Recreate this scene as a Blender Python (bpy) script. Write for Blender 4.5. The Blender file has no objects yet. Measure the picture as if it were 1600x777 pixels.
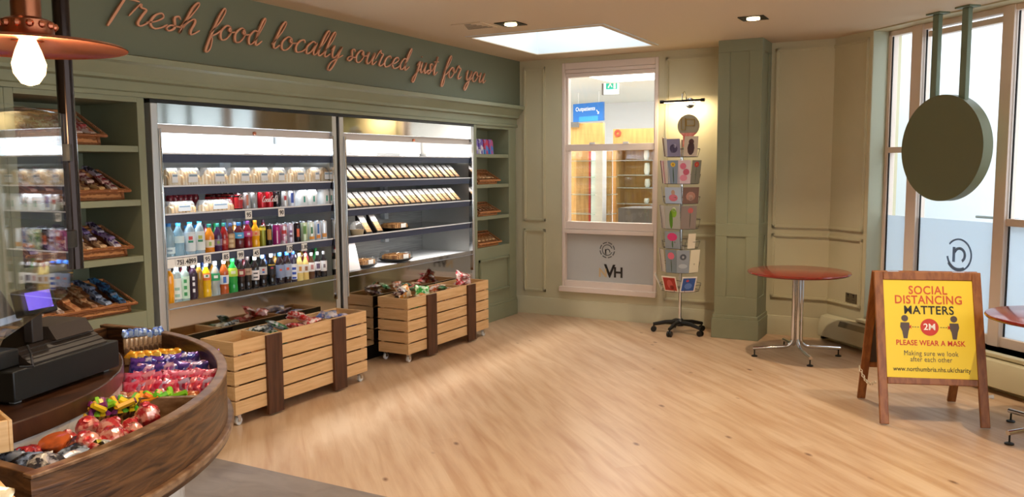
import bpy, bmesh, math, random
from mathutils import Vector, Matrix
rnd = random.Random(7)
SC = bpy.context.scene
COL = SC.collection
PI = math.pi

# ------------------------------------------------------------------ camera
FPX, PITCH, YAW, ROLL, EYE = 1307.5, .0975, .4982, .006, 1.65
_F = Vector((-math.sin(YAW), math.cos(YAW), 0)); _R = Vector((math.cos(YAW), math.sin(YAW), 0)); _U = Vector((0, 0, 1))
CF = _F*math.cos(PITCH) - _U*math.sin(PITCH); _up = _F*math.sin(PITCH) + _U*math.cos(PITCH)
CR = _R*math.cos(ROLL) - _up*math.sin(ROLL); CU = _R*math.sin(ROLL) + _up*math.cos(ROLL)
cam = bpy.data.cameras.new('camera'); cam_o = bpy.data.objects.new('camera', cam); COL.objects.link(cam_o)
cam.sensor_fit = 'HORIZONTAL'; cam.sensor_width = 36; cam.lens = FPX/1600*36; cam.clip_start = .05
mw = Matrix((CR, CU, -CF)).transposed().to_4x4(); mw.translation = (0, 0, EYE); cam_o.matrix_world = mw
SC.camera = cam_o

# ------------------------------------------------------------------ exposure, sky, lights
SC.view_settings.view_transform = 'Standard'; SC.view_settings.look = 'None'
SC.view_settings.gamma = 1; SC.view_settings.exposure = 0.28; SC.view_settings.use_curve_mapping = False
SC.cycles.use_denoising = True
SC.cycles.max_bounces = 9; SC.cycles.diffuse_bounces = 4; SC.cycles.glossy_bounces = 4; SC.cycles.transparent_max_bounces = 10
SC.cycles.sample_clamp_indirect = 6; SC.cycles.caustics_reflective = False; SC.cycles.caustics_refractive = False
wd = bpy.data.worlds.new('sky'); SC.world = wd; wd.use_nodes = True
bg = wd.node_tree.nodes['Background']; bg.inputs[0].default_value = (.80, .90, 1.0, 1); bg.inputs[1].default_value = 3.6
WARM = (1.0, .81, .59); COOL = (.86, .93, 1.0)
SPOT_W, LED_W, CORR_W = 78, 30, 110

def lamp(name, kind, loc, energy, color, rot=(0, 0, 0), **kw):
    l = bpy.data.lights.new(name, kind); l.energy = energy; l.color = color
    for k, v in kw.items(): setattr(l, k, v)
    o = bpy.data.objects.new(name, l); COL.objects.link(o); o.location = loc; o.rotation_euler = rot
    return o
def aim(o, d): o.rotation_euler = Vector(d).to_track_quat('-Z', 'Y').to_euler()
# ------------------------------------------------------------------ helpers
def ray(x, y): return CR*((x-800)/FPX) + CU*((388.5-y)/FPX) + CF
O = Vector((0, 0, EYE))
def onX(x, y, X): d = ray(x, y); return O + d*(X/d.x)
def onY(x, y, Y): d = ray(x, y); return O + d*(Y/d.y)
def onZ(x, y, Z): d = ray(x, y); return O + d*((Z-EYE)/d.z)
def onP(x, y, p, n): d = ray(x, y); return O + d*((Vector(p)-O).dot(n)/d.dot(n))

def lin(h):
    h = h.lstrip('#'); r = [int(h[i:i+2], 16)/255 for i in (0, 2, 4)]
    return tuple(c/12.92 if c <= .04045 else ((c+.055)/1.055)**2.4 for c in r) + (1,)

_MC = {}
def M(name, c='#808080', rough=.5, metal=0, emit=0, trans=0, c2=None, scale=8, stretch=(1, 1, 1), lo=.4, hi=.6, bump=0, coat=0, rot=(0, 0, 0), alpha=1, detail=4, distort=0, kind='noise', ior=1.45, coords='Object', ec=None):
    if name in _MC: return _MC[name]
    m = bpy.data.materials.new(name); m.use_nodes = True; nt = m.node_tree; N = nt.nodes; L = nt.links
    b = N['Principled BSDF']; I = b.inputs
    I['Base Color'].default_value = lin(c); I['Roughness'].default_value = rough; I['Metallic'].default_value = metal
    I['Transmission Weight'].default_value = trans; I['IOR'].default_value = ior; I['Alpha'].default_value = alpha; I['Coat Weight'].default_value = coat
    I['Coat Roughness'].default_value = .08
    if emit: I['Emission Color'].default_value = lin(ec or c); I['Emission Strength'].default_value = emit
    if c2 or bump:
        tc = N.new('ShaderNodeTexCoord'); mp = N.new('ShaderNodeMapping'); L.new(tc.outputs[coords], mp.inputs[0])
        mp.inputs['Scale'].default_value = stretch; mp.inputs['Rotation'].default_value = rot
        if kind == 'noise':
            t = N.new('ShaderNodeTexNoise'); t.inputs['Scale'].default_value = scale; t.inputs['Detail'].default_value = detail; t.inputs['Distortion'].default_value = distort
            out = t.outputs[0]
        elif kind == 'wave':
            t = N.new('ShaderNodeTexWave'); t.inputs['Scale'].default_value = scale; t.inputs['Distortion'].default_value = distort; t.inputs['Detail'].default_value = detail
            out = t.outputs[1]
        elif kind == 'checker':
            t = N.new('ShaderNodeTexChecker'); t.inputs['Scale'].default_value = scale; out = t.outputs[1]
        else:
            t = N.new('ShaderNodeTexVoronoi'); t.inputs['Scale'].default_value = scale; out = t.outputs[0]
        L.new(mp.outputs[0], t.inputs['Vector'])
        if c2:
            r = N.new('ShaderNodeValToRGB'); e = r.color_ramp.elements
            e[0].position = lo; e[0].color = lin(c); e[1].position = hi; e[1].color = lin(c2)
            L.new(out, r.inputs[0]); L.new(r.outputs[0], I['Base Color'])
        if bump:
            bn = N.new('ShaderNodeBump'); bn.inputs['Strength'].default_value = bump; bn.inputs['Distance'].default_value = .01
            L.new(out, bn.inputs['Height']); L.new(bn.outputs[0], I['Normal'])
    _MC[name] = m; return m

class MB:
    def __init__(s): s.v = []; s.f = []; s.mi = []; s.m = 0
    def add(s, vs, fs):
        k = len(s.v); s.v += [tuple(v) for v in vs]; s.f += [tuple(i+k for i in f) for f in fs]; s.mi += [s.m]*len(fs); return s
    def box(s, x0, x1, y0, y1, z0, z1, T=None):
        vs = [Vector((x, y, z)) for z in (z0, z1) for y in (y0, y1) for x in (x0, x1)]
        if T is not None: vs = [T @ v for v in vs]
        return s.add(vs, [(0, 2, 3, 1), (4, 5, 7, 6), (0, 1, 5, 4), (2, 6, 7, 3), (0, 4, 6, 2), (1, 3, 7, 5)])
    def bar(s, p, q, w, h, up=(0, 0, 1)):
        p, q = Vector(p), Vector(q); d = (q-p).normalized(); u = Vector(up); sd = d.cross(u).normalized(); u = sd.cross(d)
        vs = [e + sd*a*w/2 + u*b*h/2 for e in (p, q) for a, b in ((-1, -1), (1, -1), (1, 1), (-1, 1))]
        return s.add(vs, [(0, 1, 2, 3), (7, 6, 5, 4)] + [(i, i+4, (i+1) % 4+4, (i+1) % 4) for i in range(4)])
    def prism(s, poly, T0, T1):
        n = len(poly); vs = [T0(*p) for p in poly] + [T1(*p) for p in poly]
        return s.add(vs, [tuple(range(n))[::-1], tuple(range(n, 2*n))] + [(i, (i+1) % n, (i+1) % n+n, i+n) for i in range(n)])
    def prismz(s, poly, z0, z1): return s.prism(poly, lambda x, y: (x, y, z0), lambda x, y: (x, y, z1))
    def prismx(s, poly, x0, x1): return s.prism(poly, lambda y, z: (x0, y, z), lambda y, z: (x1, y, z))
    def prismy(s, poly, y0, y1): return s.prism(poly, lambda x, z: (x, y0, z), lambda x, z: (x, y1, z))
    def lathe(s, prof, n=16, c=(0, 0, 0), sq=0, cap=True):
        vs = []; fs = []
        for r, z in prof:
            for i in range(n):
                a = 2*PI*(i+.5)/n; k = 1
                if sq: k = 1/((abs(math.cos(a))**sq + abs(math.sin(a))**sq)**(1/sq))
                vs.append((c[0]+r*k*math.cos(a), c[1]+r*k*math.sin(a), c[2]+z))
        m = len(prof)
        for j in range(m-1):
            for i in range(n): fs.append((j*n+i, j*n+(i+1) % n, (j+1)*n+(i+1) % n, (j+1)*n+i))
        if cap: fs += [tuple(range(n))[::-1], tuple(range((m-1)*n, m*n))]
        return s.add(vs, fs)
    def tube(s, pts, r, n=8, cap=True):
        pts = [Vector(p) for p in pts]; vs = []; fs = []; m = len(pts); ref = None
        for j, p in enumerate(pts):
            d = (pts[min(j+1, m-1)]-pts[max(j-1, 0)]).normalized()
            if ref is None: ref = Vector((0, 0, 1)) if abs(d.z) < .9 else Vector((1, 0, 0))
            a = d.cross(ref).normalized(); b = a.cross(d).normalized(); ref = b
            rr = r[j] if isinstance(r, (list, tuple)) else r
            for i in range(n): t = 2*PI*i/n; vs.append(p+a*math.cos(t)*rr+b*math.sin(t)*rr)
        for j in range(m-1):
            for i in range(n): fs.append((j*n+i, j*n+(i+1) % n, (j+1)*n+(i+1) % n, (j+1)*n+i))
        if cap: fs += [tuple(range(n))[::-1], tuple(range((m-1)*n, m*n))]
        return s.add(vs, fs)
    def arcwall(s, c, r0, r1, z0, z1, a0, a1, n=48):
        vs = []; fs = []
        for i in range(n+1):
            a = math.radians(a0+(a1-a0)*i/n); ca, sa = math.cos(a), math.sin(a)
            for r, z in ((r0, z0), (r1, z0), (r1, z1), (r0, z1)): vs.append((c[0]+r*ca, c[1]+r*sa, z))
        for i in range(n):
            for k in range(4): fs.append((i*4+k, i*4+(k+1) % 4, i*4+4+(k+1) % 4, i*4+4+k))
        fs += [(0, 1, 2, 3), (n*4+3, n*4+2, n*4+1, n*4)]
        return s.add(vs, fs)
    def ball(s, c, r, n=12, m=8, squash=(1, 1, 1), jit=0):
        vs = [(c[0], c[1], c[2]-r*squash[2])]; fs = []
        for j in range(1, m):
            t = PI*j/m-PI/2
            for i in range(n):
                a = 2*PI*i/n; k = r*(1+jit*(rnd.random()-.5))
                vs.append((c[0]+k*squash[0]*math.cos(t)*math.cos(a), c[1]+k*squash[1]*math.cos(t)*math.sin(a), c[2]+k*squash[2]*math.sin(t)))
        vs.append((c[0], c[1], c[2]+r*squash[2])); e = len(vs)-1
        for i in range(n):
            fs.append((0, 1+(i+1) % n, 1+i)); fs.append((e, e-n+i, e-n+(i+1) % n))
            for j in range(m-2): a = 1+j*n; fs.append((a+i, a+(i+1) % n, a+n+(i+1) % n, a+n+i))
        return s.add(vs, fs)
    def mesh(s, name, mats, smooth=True, ang=40):
        me = bpy.data.meshes.new(name); me.from_pydata(s.v, [], s.f)
        bm = bmesh.new(); bm.from_mesh(me); bmesh.ops.recalc_face_normals(bm, faces=bm.faces); bm.to_mesh(me); bm.free()
        for m in (mats if isinstance(mats, (list, tuple)) else [mats]): me.materials.append(m)
        if max(s.mi, default=0): me.polygons.foreach_set('material_index', s.mi)
        if smooth:
            me.polygons.foreach_set('use_smooth', [True]*len(me.polygons)); me.set_sharp_from_angle(angle=math.radians(ang))
        me.update(); return me
    def build(s, name, mats, parent=None, loc=(0, 0, 0), rot=(0, 0, 0), bev=0, smooth=True, ang=40):
        return inst(name, s.mesh(name, mats, smooth, ang), parent, loc, rot, bev)

def inst(name, me, parent=None, loc=(0, 0, 0), rot=(0, 0, 0), bev=0):
    o = bpy.data.objects.new(name, me); COL.objects.link(o); o.location = loc; o.rotation_euler = rot
    if parent is not None: o.parent = parent
    if bev:
        b = o.modifiers.new('bevel', 'BEVEL'); b.width = bev; b.segments = 2; b.limit_method = 'ANGLE'; b.angle_limit = math.radians(40)
    return o
def tag(o, label, cat, group=None):
    o['label'] = label; o['category'] = cat
    if group: o['group'] = group
    return o
def thing(name, label, cat, loc=(0, 0, 0), rotz=0, group=None):
    o = bpy.data.objects.new(name, None); COL.objects.link(o); o.location = loc; o.rotation_euler = (0, 0, rotz); o.empty_display_size = .05
    return tag(o, label, cat, group)
def struct(o): o['kind'] = 'structure'; return o
def lab(o, t): o['label'] = t; return o
def dup(root, loc, rotz, label, group=None):
    r = root.copy(); COL.objects.link(r); r.location = loc; r.rotation_euler = (0, 0, rotz); r['label'] = label
    if group: r['group'] = group
    for ch in list(root.children):
        c = ch.copy(); COL.objects.link(c); c.parent = r
        for g in list(ch.children): d = g.copy(); COL.objects.link(d); d.parent = c
    return r
ORD = ['first', 'second', 'third', 'fourth', 'fifth', 'sixth', 'seventh', 'eighth', 'ninth', 'tenth', 'eleventh', 'twelfth', 'thirteenth', 'fourteenth', 'fifteenth', 'sixteenth', 'seventeenth', 'eighteenth', 'nineteenth', 'twentieth', 'twenty-first', 'twenty-second']
def nth(i, n):
    if i == 0: return 'leftmost'
    if i == n-1: return 'rightmost'
    return ORD[i]+' from left'

def text_mesh(body, size, mat, name='lettering', bold=0, ax='CENTER', space=1.0):
    cu = bpy.data.curves.new(name, 'FONT'); cu.body = body; cu.size = size; cu.align_x = ax; cu.align_y = 'CENTER'; cu.offset = bold; cu.space_character = space; cu.resolution_u = 4
    ob = bpy.data.objects.new(name, cu); COL.objects.link(ob)
    me = bpy.data.meshes.new_from_object(ob.evaluated_get(bpy.context.evaluated_depsgraph_get()))
    bpy.data.objects.remove(ob); bpy.data.curves.remove(cu); me.materials.clear(); me.materials.append(mat); me.name = name
    return me

# cursive single-stroke lettering (x-height 1)
GLY = {
 'o': ([[(.62, .9), (.32, 1.0), (.06, .55), (.18, .04), (.46, .04), (.68, .5), (.58, .9), (.52, .74), (.7, .6), (.98, .66)]], .93),
 'e': ([[(-.05, .28), (.3, .42), (.6, .75), (.46, 1.0), (.2, .78), (.12, .3), (.36, 0), (.66, .1), (.9, .36)]], .84),
 'r': ([[(-.12, .5), (.16, 1.3), (.26, 1.12), (.5, 1.02), (.42, .62), (.36, .16), (.52, 0), (.8, .28)]], .76),
 's': ([[(.58, .82), (.44, 1.0), (.28, .86), (.38, .5), (.42, .2), (.24, 0), (.08, .14), (.22, .36), (.5, .34), (.74, .36)]], .7),
 'h': ([[(-.02, .35), (.3, 1.2), (.5, 1.95), (.4, 2.1), (.22, 1.6), (.06, 0), (.2, .6), (.48, 1.0), (.6, .8), (.54, .2), (.66, 0), (.96, .34)]], .9),
 'f': ([[(.02, .35), (.36, 1.1), (.54, 1.85), (.42, 2.1), (.24, 1.5), (.1, .4), (.02, -.75), (.12, -.98), (.26, -.7), (.22, -.1), (.14, .1), (.4, .34), (.58, .6)]], .56),
 'd': ([[(.62, .88), (.32, 1.0), (.06, .52), (.18, .02), (.44, .15), (.66, .9), (.84, 1.8), (.74, 1.98), (.6, 1.3), (.56, .3), (.68, 0), (.98, .36)]], .92),
 'l': ([[(-.05, .28), (.28, 1.2), (.4, 1.9), (.29, 2.04), (.14, 1.5), (.05, .35), (.18, 0), (.44, .3)]], .46),
 'c': ([[(.58, .8), (.44, 1.0), (.2, .84), (.06, .42), (.2, .02), (.5, .08), (.76, .36)]], .72),
 'a': ([[(.62, .85), (.36, 1.0), (.06, .52), (.18, .02), (.44, .25), (.64, .96), (.58, .3), (.7, 0), (.92, .3)]], .88),
 'y': ([[(.0, .62), (.12, 1.0), (.12, .36), (.28, .02), (.5, .3), (.68, 1.0), (.5, -.35), (.3, -.98), (.12, -.88), (.2, -.4), (.6, .05), (.92, .36)]], .88),
 'u': ([[(0, .55), (.14, 1.0), (.1, .3), (.25, 0), (.48, .3), (.66, 1.0), (.6, .3), (.72, 0), (.98, .34)]], .92),
 'j': ([[(.08, .6), (.3, 1.0), (.2, .1), (.04, -.78), (-.1, -.98), (-.22, -.8), (-.06, -.35), (.46, .3)], [(.42, 1.42), (.44, 1.5)]], .46),
 't': ([[(-.05, .28), (.22, 1.1), (.34, 1.75), (.22, .6), (.24, .12), (.38, 0), (.66, .34)], [(.0, 1.22), (.3, 1.26), (.58, 1.3)]], .62),
 'F': ([[(.62, 2.35), (.5, 1.5), (.24, -.3)], [(-.2, 2.2), (.2, 2.42), (.7, 2.3), (1.4, 2.4)], [(.0, 1.62), (.1, 1.38), (.5, 1.5), (1.15, 1.44)]], 1.05),
 'C': ([[(1.0, 1.6), (.8, 1.9), (.4, 1.6), (.1, .7), (.3, .05), (.7, .05), (1.1, .5)]], 1.0),
 'k': ([[(0, .3), (.3, 1.2), (.42, 1.95), (.3, 2.0), (.06, 0), (.3, .7), (.5, .9), (.25, .55), (.5, .05), (.8, .3)]], .8),
}
def smooth_path(P, k=6):
    P = [Vector((*p, 0)) for p in P]; Q = [P[0]*2-P[1]] + P + [P[-1]*2-P[-2]]; out = []
    for i in range(1, len(Q)-2):
        a, b, c, d = Q[i-1:i+3]
        for j in range(k):
            t = j/k; out.append(.5*((2*b)+(c-a)*t+(2*a-5*b+4*c-d)*t*t+(3*b-a-3*c+d)*t**3))
    return out+[P[-1]]
def script_word(word, w_thin=.085, w_fat=.17, slant=.3, k=6):
    strokes = []; x = 0
    for ch in word:
        gl, adv = GLY[ch]
        for st in gl:
            pts = [Vector((p.x+x+slant*p.y, p.y, 0)) for p in smooth_path(st, k)]; strokes.append(pts)
        x += adv
    xs = [p.x for s in strokes for p in s]; return strokes, min(xs), max(xs)
def script_mesh(word, u0, u1, xh, th, mat, name, w_thin=.085, w_fat=.17, k=6):
    """flat cut lettering: local x = along, y = up, z = thickness"""
    st, a, b = script_word(word, k=k); sx = (u1-u0)/(b-a); mb = MB()
    for pts in st:
        P = [Vector(((p.x-a)*sx, p.y*xh, 0)) for p in pts]; n = len(P); vs = []; fs = []
        for i, p in enumerate(P):
            d = (P[min(i+1, n-1)]-P[max(i-1, 0)]).normalized(); nn = Vector((-d.y, d.x, 0))
            w = xh*(w_thin+(w_fat-w_thin)*max(0, -d.y)**1.5)/2*(1 if 0 < i < n-1 else .7)
            for s_, z in ((-1, 0), (1, 0), (1, th), (-1, th)): vs.append((p.x+nn.x*w*s_, p.y+nn.y*w*s_, z))
        for i in range(n-1):
            for j in range(4): fs.append((i*4+j, i*4+(j+1) % 4, i*4+4+(j+1) % 4, i*4+4+j))
        fs += [(3, 2, 1, 0), (n*4-4, n*4-3, n*4-2, n*4-1)]
        mb.add(vs, fs)
    return mb.mesh(name, mat)

# ------------------------------------------------------------------ materials
SAGE = M('sage_paint', '#87886c', .5, c2='#838468', scale=3)
SAGE_D = M('dark_sage_paint', '#6a6d56', .6)
CREAM = M('cream_paint', '#c7be9c', .55, c2='#c3ba98', scale=2)
CEILC = M('ceiling_paint', '#cbb698', .7)
WHITEP = M('white_window_paint', '#e6d3c4', .4)
STEEL = M('brushed_steel', '#b9b8b4', .16, 1, c2='#a9a8a4', scale=4, stretch=(1, 40, 1))
STEELB = M('satin_steel', '#b2b2b0', .4, .7, c2='#9c9c9b', scale=4, stretch=(1, 1, 40))
STEELS = M('light_satin_steel', '#c4c3bf', .35, .6)
STEELM = M('mirror_steel', '#bfbdb8', .06, 1)
CHROME = M('chrome', '#d8d8d8', .08, 1)
BLACK = M('black_plastic', '#14120f', .45)
BLACKM = M('black_metal', '#1a1614', .35, .6)
WHITE = M('white_plastic', '#e9e9e6', .4)
RUBBER = M('grey_rubber', '#6e6a66', .7)
def clear(name, c='#ffffff', ior=1.45, rough=.02, refl='#ffffff', solid=0, body=None):
    # thin clear sheet: see-through with a mirror reflection that grows at grazing angles, optionally part solid colour
    if name in _MC: return _MC[name]
    m = bpy.data.materials.new(name); m.use_nodes = True; nt = m.node_tree; N = nt.nodes; L = nt.links
    N.remove(N['Principled BSDF']); t = N.new('ShaderNodeBsdfTransparent'); t.inputs[0].default_value = lin(c)
    g = N.new('ShaderNodeBsdfGlossy'); g.inputs['Roughness'].default_value = rough; g.inputs['Color'].default_value = lin(refl)
    lw = N.new('ShaderNodeLayerWeight'); lw.inputs[0].default_value = .5
    pw = N.new('ShaderNodeMath'); pw.operation = 'POWER'; pw.inputs[1].default_value = 5; L.new(lw.outputs['Facing'], pw.inputs[0]); F0 = ((ior-1)/(ior+1))**2
    f = N.new('ShaderNodeMath'); f.operation = 'MULTIPLY_ADD'; f.inputs[1].default_value = 1-F0; f.inputs[2].default_value = F0; L.new(pw.outputs[0], f.inputs[0]); mx = N.new('ShaderNodeMixShader'); src = t
    if solid:
        d = N.new('ShaderNodeBsdfDiffuse'); d.inputs[0].default_value = lin(body or c); m0 = N.new('ShaderNodeMixShader'); m0.inputs[0].default_value = solid
        L.new(t.outputs[0], m0.inputs[1]); L.new(d.outputs[0], m0.inputs[2]); src = m0
    L.new(f.outputs[0], mx.inputs[0]); L.new(src.outputs[0], mx.inputs[1]); L.new(g.outputs[0], mx.inputs[2])
    L.new(mx.outputs[0], N['Material Output'].inputs[0]); _MC[name] = m; return m
def frosted(name, c, tr=.75):
    m = bpy.data.materials.new(name); m.use_nodes = True; nt = m.node_tree; N = nt.nodes; L = nt.links; N.remove(N['Principled BSDF'])
    t = N.new('ShaderNodeBsdfTranslucent'); t.inputs[0].default_value = lin(c); d = N.new('ShaderNodeBsdfDiffuse'); d.inputs[0].default_value = lin(c)
    mx = N.new('ShaderNodeMixShader'); mx.inputs[0].default_value = tr; L.new(d.outputs[0], mx.inputs[1]); L.new(t.outputs[0], mx.inputs[2]); L.new(mx.outputs[0], N['Material Output'].inputs[0]); return m
GLASS = clear('clear_glass', ior=1.4)
FROST = frosted('frosted_film', '#e3e9ee')
LEDM = M('led_tube', '#ffffff', .5, emit=14, ec='#e4f0ff')
MARBLE = M('marble', '#d9d2c8', .2, c2='#b9aca0', scale=3, distort=2.5, lo=.5, hi=.62)
PINE = M('pine', '#dfb683', .5, c2='#cb9c66', scale=6, stretch=(9, .7, 9), lo=.35, hi=.75, distort=.6)
PINE_T = M('pine_end_slats', '#dfb683', .5, c2='#cc9e6a', scale=6, stretch=(.7, 9, 9), lo=.35, hi=.75, distort=.6)
STAIN = M('stained_wood', '#5a3520', .45, c2='#412414', scale=7, stretch=(6, 6, .6), lo=.35, hi=.65)
OAK_D = M('dark_rustic_oak', '#6a4526', .38, c2='#341e10', scale=5, stretch=(1.0, 1.0, 7), lo=.36, hi=.66, distort=1.6, bump=.25, detail=8)
OAK_TOP = M('dark_counter_oak', '#4e2f1b', .3, c2='#331c10', scale=5, stretch=(7, 1.2, 1), lo=.35, hi=.65, distort=.8)
OAK_RIM = M('oak_rim', '#8a6a4e', .3, c2='#65452c', scale=9, stretch=(2, 2, 4))
ABWOOD = M('a_board_wood', '#9a6030', .4, c2='#824c22', scale=6, stretch=(6, 6, .8))
COPPER = M('copper', '#c9795a', .25, 1)
COPPERL = M('copper_letter', '#d89876', .4, .35)
CHERRY = M('cherry_laminate', '#8c2616', .2, c2='#7a1f12', scale=8, stretch=(1, 8, 1), coat=.5)
WICKER = M('wicker', '#c9854e', .55, c2='#8a5028', scale=26, stretch=(1, 1, 2.2), lo=.35, hi=.6, bump=.8, kind='wave', distort=3)

def floor_wood():
    m = bpy.data.materials.new('oak_plank_vinyl'); m.use_nodes = True; nt = m.node_tree; N = nt.nodes; L = nt.links; b = N['Principled BSDF']
    tc = N.new('ShaderNodeTexCoord'); mp = N.new('ShaderNodeMapping'); L.new(tc.outputs['Object'], mp.inputs[0]); mp.inputs['Rotation'].default_value = (0, 0, math.radians(45))
    br = N.new('ShaderNodeTexBrick'); L.new(mp.outputs[0], br.inputs[0]); br.offset = .37; br.inputs['Scale'].default_value = 1
    br.inputs['Brick Width'].default_value = 1.22; br.inputs['Row Height'].default_value = .18; br.inputs['Mortar Size'].default_value = .0012; br.inputs['Mortar Smooth'].default_value = 1
    br.inputs['Color1'].default_value = lin('#c6a888'); br.inputs['Color2'].default_value = lin('#be9d7c'); br.inputs['Mortar'].default_value = lin('#bb966e'); br.inputs['Bias'].default_value = -.1
    mp2 = N.new('ShaderNodeMapping'); L.new(mp.outputs[0], mp2.inputs[0]); mp2.inputs['Scale'].default_value = (1.0, 9, 1)
    ns = N.new('ShaderNodeTexNoise'); L.new(mp2.outputs[0], ns.inputs[0]); ns.inputs['Scale'].default_value = 1.6; ns.inputs['Detail'].default_value = 7; ns.inputs['Distortion'].default_value = .35
    rp = N.new('ShaderNodeValToRGB'); e = rp.color_ramp.elements; e[0].position = .3; e[0].color = lin('#cdae8c'); e[1].position = .62; e[1].color = lin('#ffffff'); L.new(ns.outputs[0], rp.inputs[0])
    mx = N.new('ShaderNodeMix'); mx.data_type = 'RGBA'; mx.blend_type = 'MULTIPLY'; mx.inputs[0].default_value = .62; L.new(br.outputs[0], mx.inputs[6]); L.new(rp.outputs[0], mx.inputs[7])
    mp3 = N.new('ShaderNodeMapping'); L.new(mp.outputs[0], mp3.inputs[0]); mp3.inputs['Scale'].default_value = (2.1, 4.2, 1)
    vo = N.new('ShaderNodeTexVoronoi'); L.new(mp3.outputs[0], vo.inputs[0]); vo.inputs['Scale'].default_value = 1
    r2 = N.new('ShaderNodeValToRGB'); e = r2.color_ramp.elements; e[0].position = .03; e[0].color = lin('#7d5638'); e[1].position = .085; e[1].color = (1, 1, 1, 1); L.new(vo.outputs[0], r2.inputs[0])
    m2 = N.new('ShaderNodeMix'); m2.data_type = 'RGBA'; m2.blend_type = 'MULTIPLY'; m2.inputs[0].default_value = .8; L.new(mx.outputs[2], m2.inputs[6]); L.new(r2.outputs[0], m2.inputs[7])
    L.new(m2.outputs[2], b.inputs['Base Color']); b.inputs['Roughness'].default_value = .36
    return m
FLOORW = floor_wood()
FLOORS = M('stone_vinyl', '#85776c', .4, c2='#6f625a', scale=3.2, stretch=(1, 2.4, 1), rot=(0, 0, .7), lo=.35, hi=.68, distort=1.2, detail=8)

# ------------------------------------------------------------------ room shell
CEIL, XL, YE = 2.81, -4.42, 8.33
A0 = Vector((-1.127, YE, 0)); DU = Vector((.70711, -.70711, 0)); DN = Vector((.70711, .70711, 0))
def W45(s, off, z): return A0 + DU*s + DN*off + Vector((0, 0, z))
XR = 1.14; SB = (XR-A0.x)/.70711; YB = A0.y-SB*.70711        # the bay wall runs to the right-hand wall
b = MB(); b.prismz([(-5.3, 3.27), (XR+.3, 3.27), (XR+.3, YB+.2), (A0.x+.3, YE+.2), (-5.3, YE+.2)], -.08, 0); struct(b.build('floor', FLOORW))
b = MB(); b.box(-5.3, XR+.3, -1.9, 3.27, -.08, 0); struct(b.build('floor_entrance', FLOORS))
# ceiling with a square skylight well
SX0, SX1, SY0, SY1 = -3.96, -2.71, 6.54, 7.85
b = MB()
e_ = .045
b.box(-5.3, SX0-e_, -1.9, YE+.2, CEIL, CEIL+.12); b.box(SX1+e_, XR+.3, -1.9, YB+.2, CEIL, CEIL+.12)
b.prismz([(SX1+e_, YB+.2), (XR+.3, YB+.2), (A0.x+.3, YE+.2), (SX1+e_, YE+.2)], CEIL, CEIL+.12)
b.box(SX0-e_, SX1+e_, -1.9, SY0-e_, CEIL, CEIL+.12); b.box(SX0-e_, SX1+e_, SY1+e_, YE+.2, CEIL, CEIL+.12)
struct(b.build('ceiling', CEILC, smooth=False))
b = MB(); t = .04
b.box(SX0-t, SX0, SY0-t, SY1+t, CEIL-.004, 3.3); b.box(SX1, SX1+t, SY0-t, SY1+t, CEIL-.004, 3.3); b.box(SX0, SX1, SY0-t, SY0, CEIL-.004, 3.3); b.box(SX0, SX1, SY1, SY1+t, CEIL-.004, 3.3)
sk = struct(b.build('window_4', M('skylight_white', '#dfe3e2', .6), smooth=False))
b = MB(); b.box(SX0-.04, SX1+.04, SY0-.04, SY1+.04, 3.302, 3.31); b.build('rooflight_glass', GLASS, sk)
b = MB()
for a0, a1, c0, c1 in ((SX0-.03, SX0, SY0-.03, SY1+.03), (SX1, SX1+.03, SY0-.03, SY1+.03), (SX0, SX1, SY0-.03, SY0), (SX0, SX1, SY1, SY1+.03)): b.box(a0, a1, c0, c1, CEIL-.012, CEIL-.004)
struct(b.build('trim_1', CEILC))
# left wall above the joinery (sign wall) and behind the counter
b = MB(); b.box(-5.3, XL, 2.2, YE+.1, 2.33, CEIL); struct(b.build('wall_left', SAGE_D))
b = MB(); b.box(-5.3, -5.2, -1.9, 8.4, 0, 2.33); b.box(-5.2, XL, 2.2, 2.606, 0, 2.078); b.box(-5.2, -5.1, -1.9, 2.2, 2.33, CEIL); struct(b.build('wall_service', SAGE))
# cornice / frieze
prof = [(XL-.05, 2.0805), (XL+.012, 2.0805), (XL+.012, 2.105), (XL, 2.115), (XL, 2.17), (XL+.03, 2.18), (XL+.03, 2.2), (XL+.075, 2.262), (XL+.1, 2.275), (XL+.1, 2.31), (XL, 2.33), (XL-.05, 2.33)]
b = MB(); b.prismy(prof, 2.2, 8.25); struct(b.build('trim_2', SAGE, ang=20))
# end wall with window opening
WX0, WX1, WZ0, WZ1 = -3.90, -2.815, .31, 2.755
b = MB(); yb = YE+.16
b.box(-5.2, WX0, YE, yb, 0, CEIL); b.box(WX1, A0.x+.12, YE, yb, 0, CEIL); b.box(WX0, WX1, YE, yb, 0, WZ0); b.box(WX0, WX1, YE, yb, WZ1, CEIL)
struct(b.build('wall_end', CREAM, smooth=False))
# bay wall
WS0, WS1, BZ0, BZ1 = .504, 3.1, .28, 2.80
b = MB()
def b45(s0, s1, o0, o1, z0, z1):
    vs = [W45(s, o_, z) for z in (z0, z1) for o_ in (o0, o1) for s in (s0, s1)]
    b.add(vs, [(0, 2, 3, 1), (4, 5, 7, 6), (0, 1, 5, 4), (2, 6, 7, 3), (0, 4, 6, 2), (1, 3, 7, 5)])
b45(0, WS0, 0, .3, 0, CEIL); b45(WS1, SB+.2, 0, .3, 0, CEIL); b45(WS0, WS1, 0, .3, 0, BZ0); b45(WS0, WS1, 0, .3, BZ1, CEIL)
struct(b.build('wall_bay', CREAM, smooth=False))
b = MB(); b45(WS0-.001, WS0+.003, .005, .18, BZ0+.02, BZ1-.001); struct(b.build('trim_3', M('reveal_paint', '#b9bda6', .5)))
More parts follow.
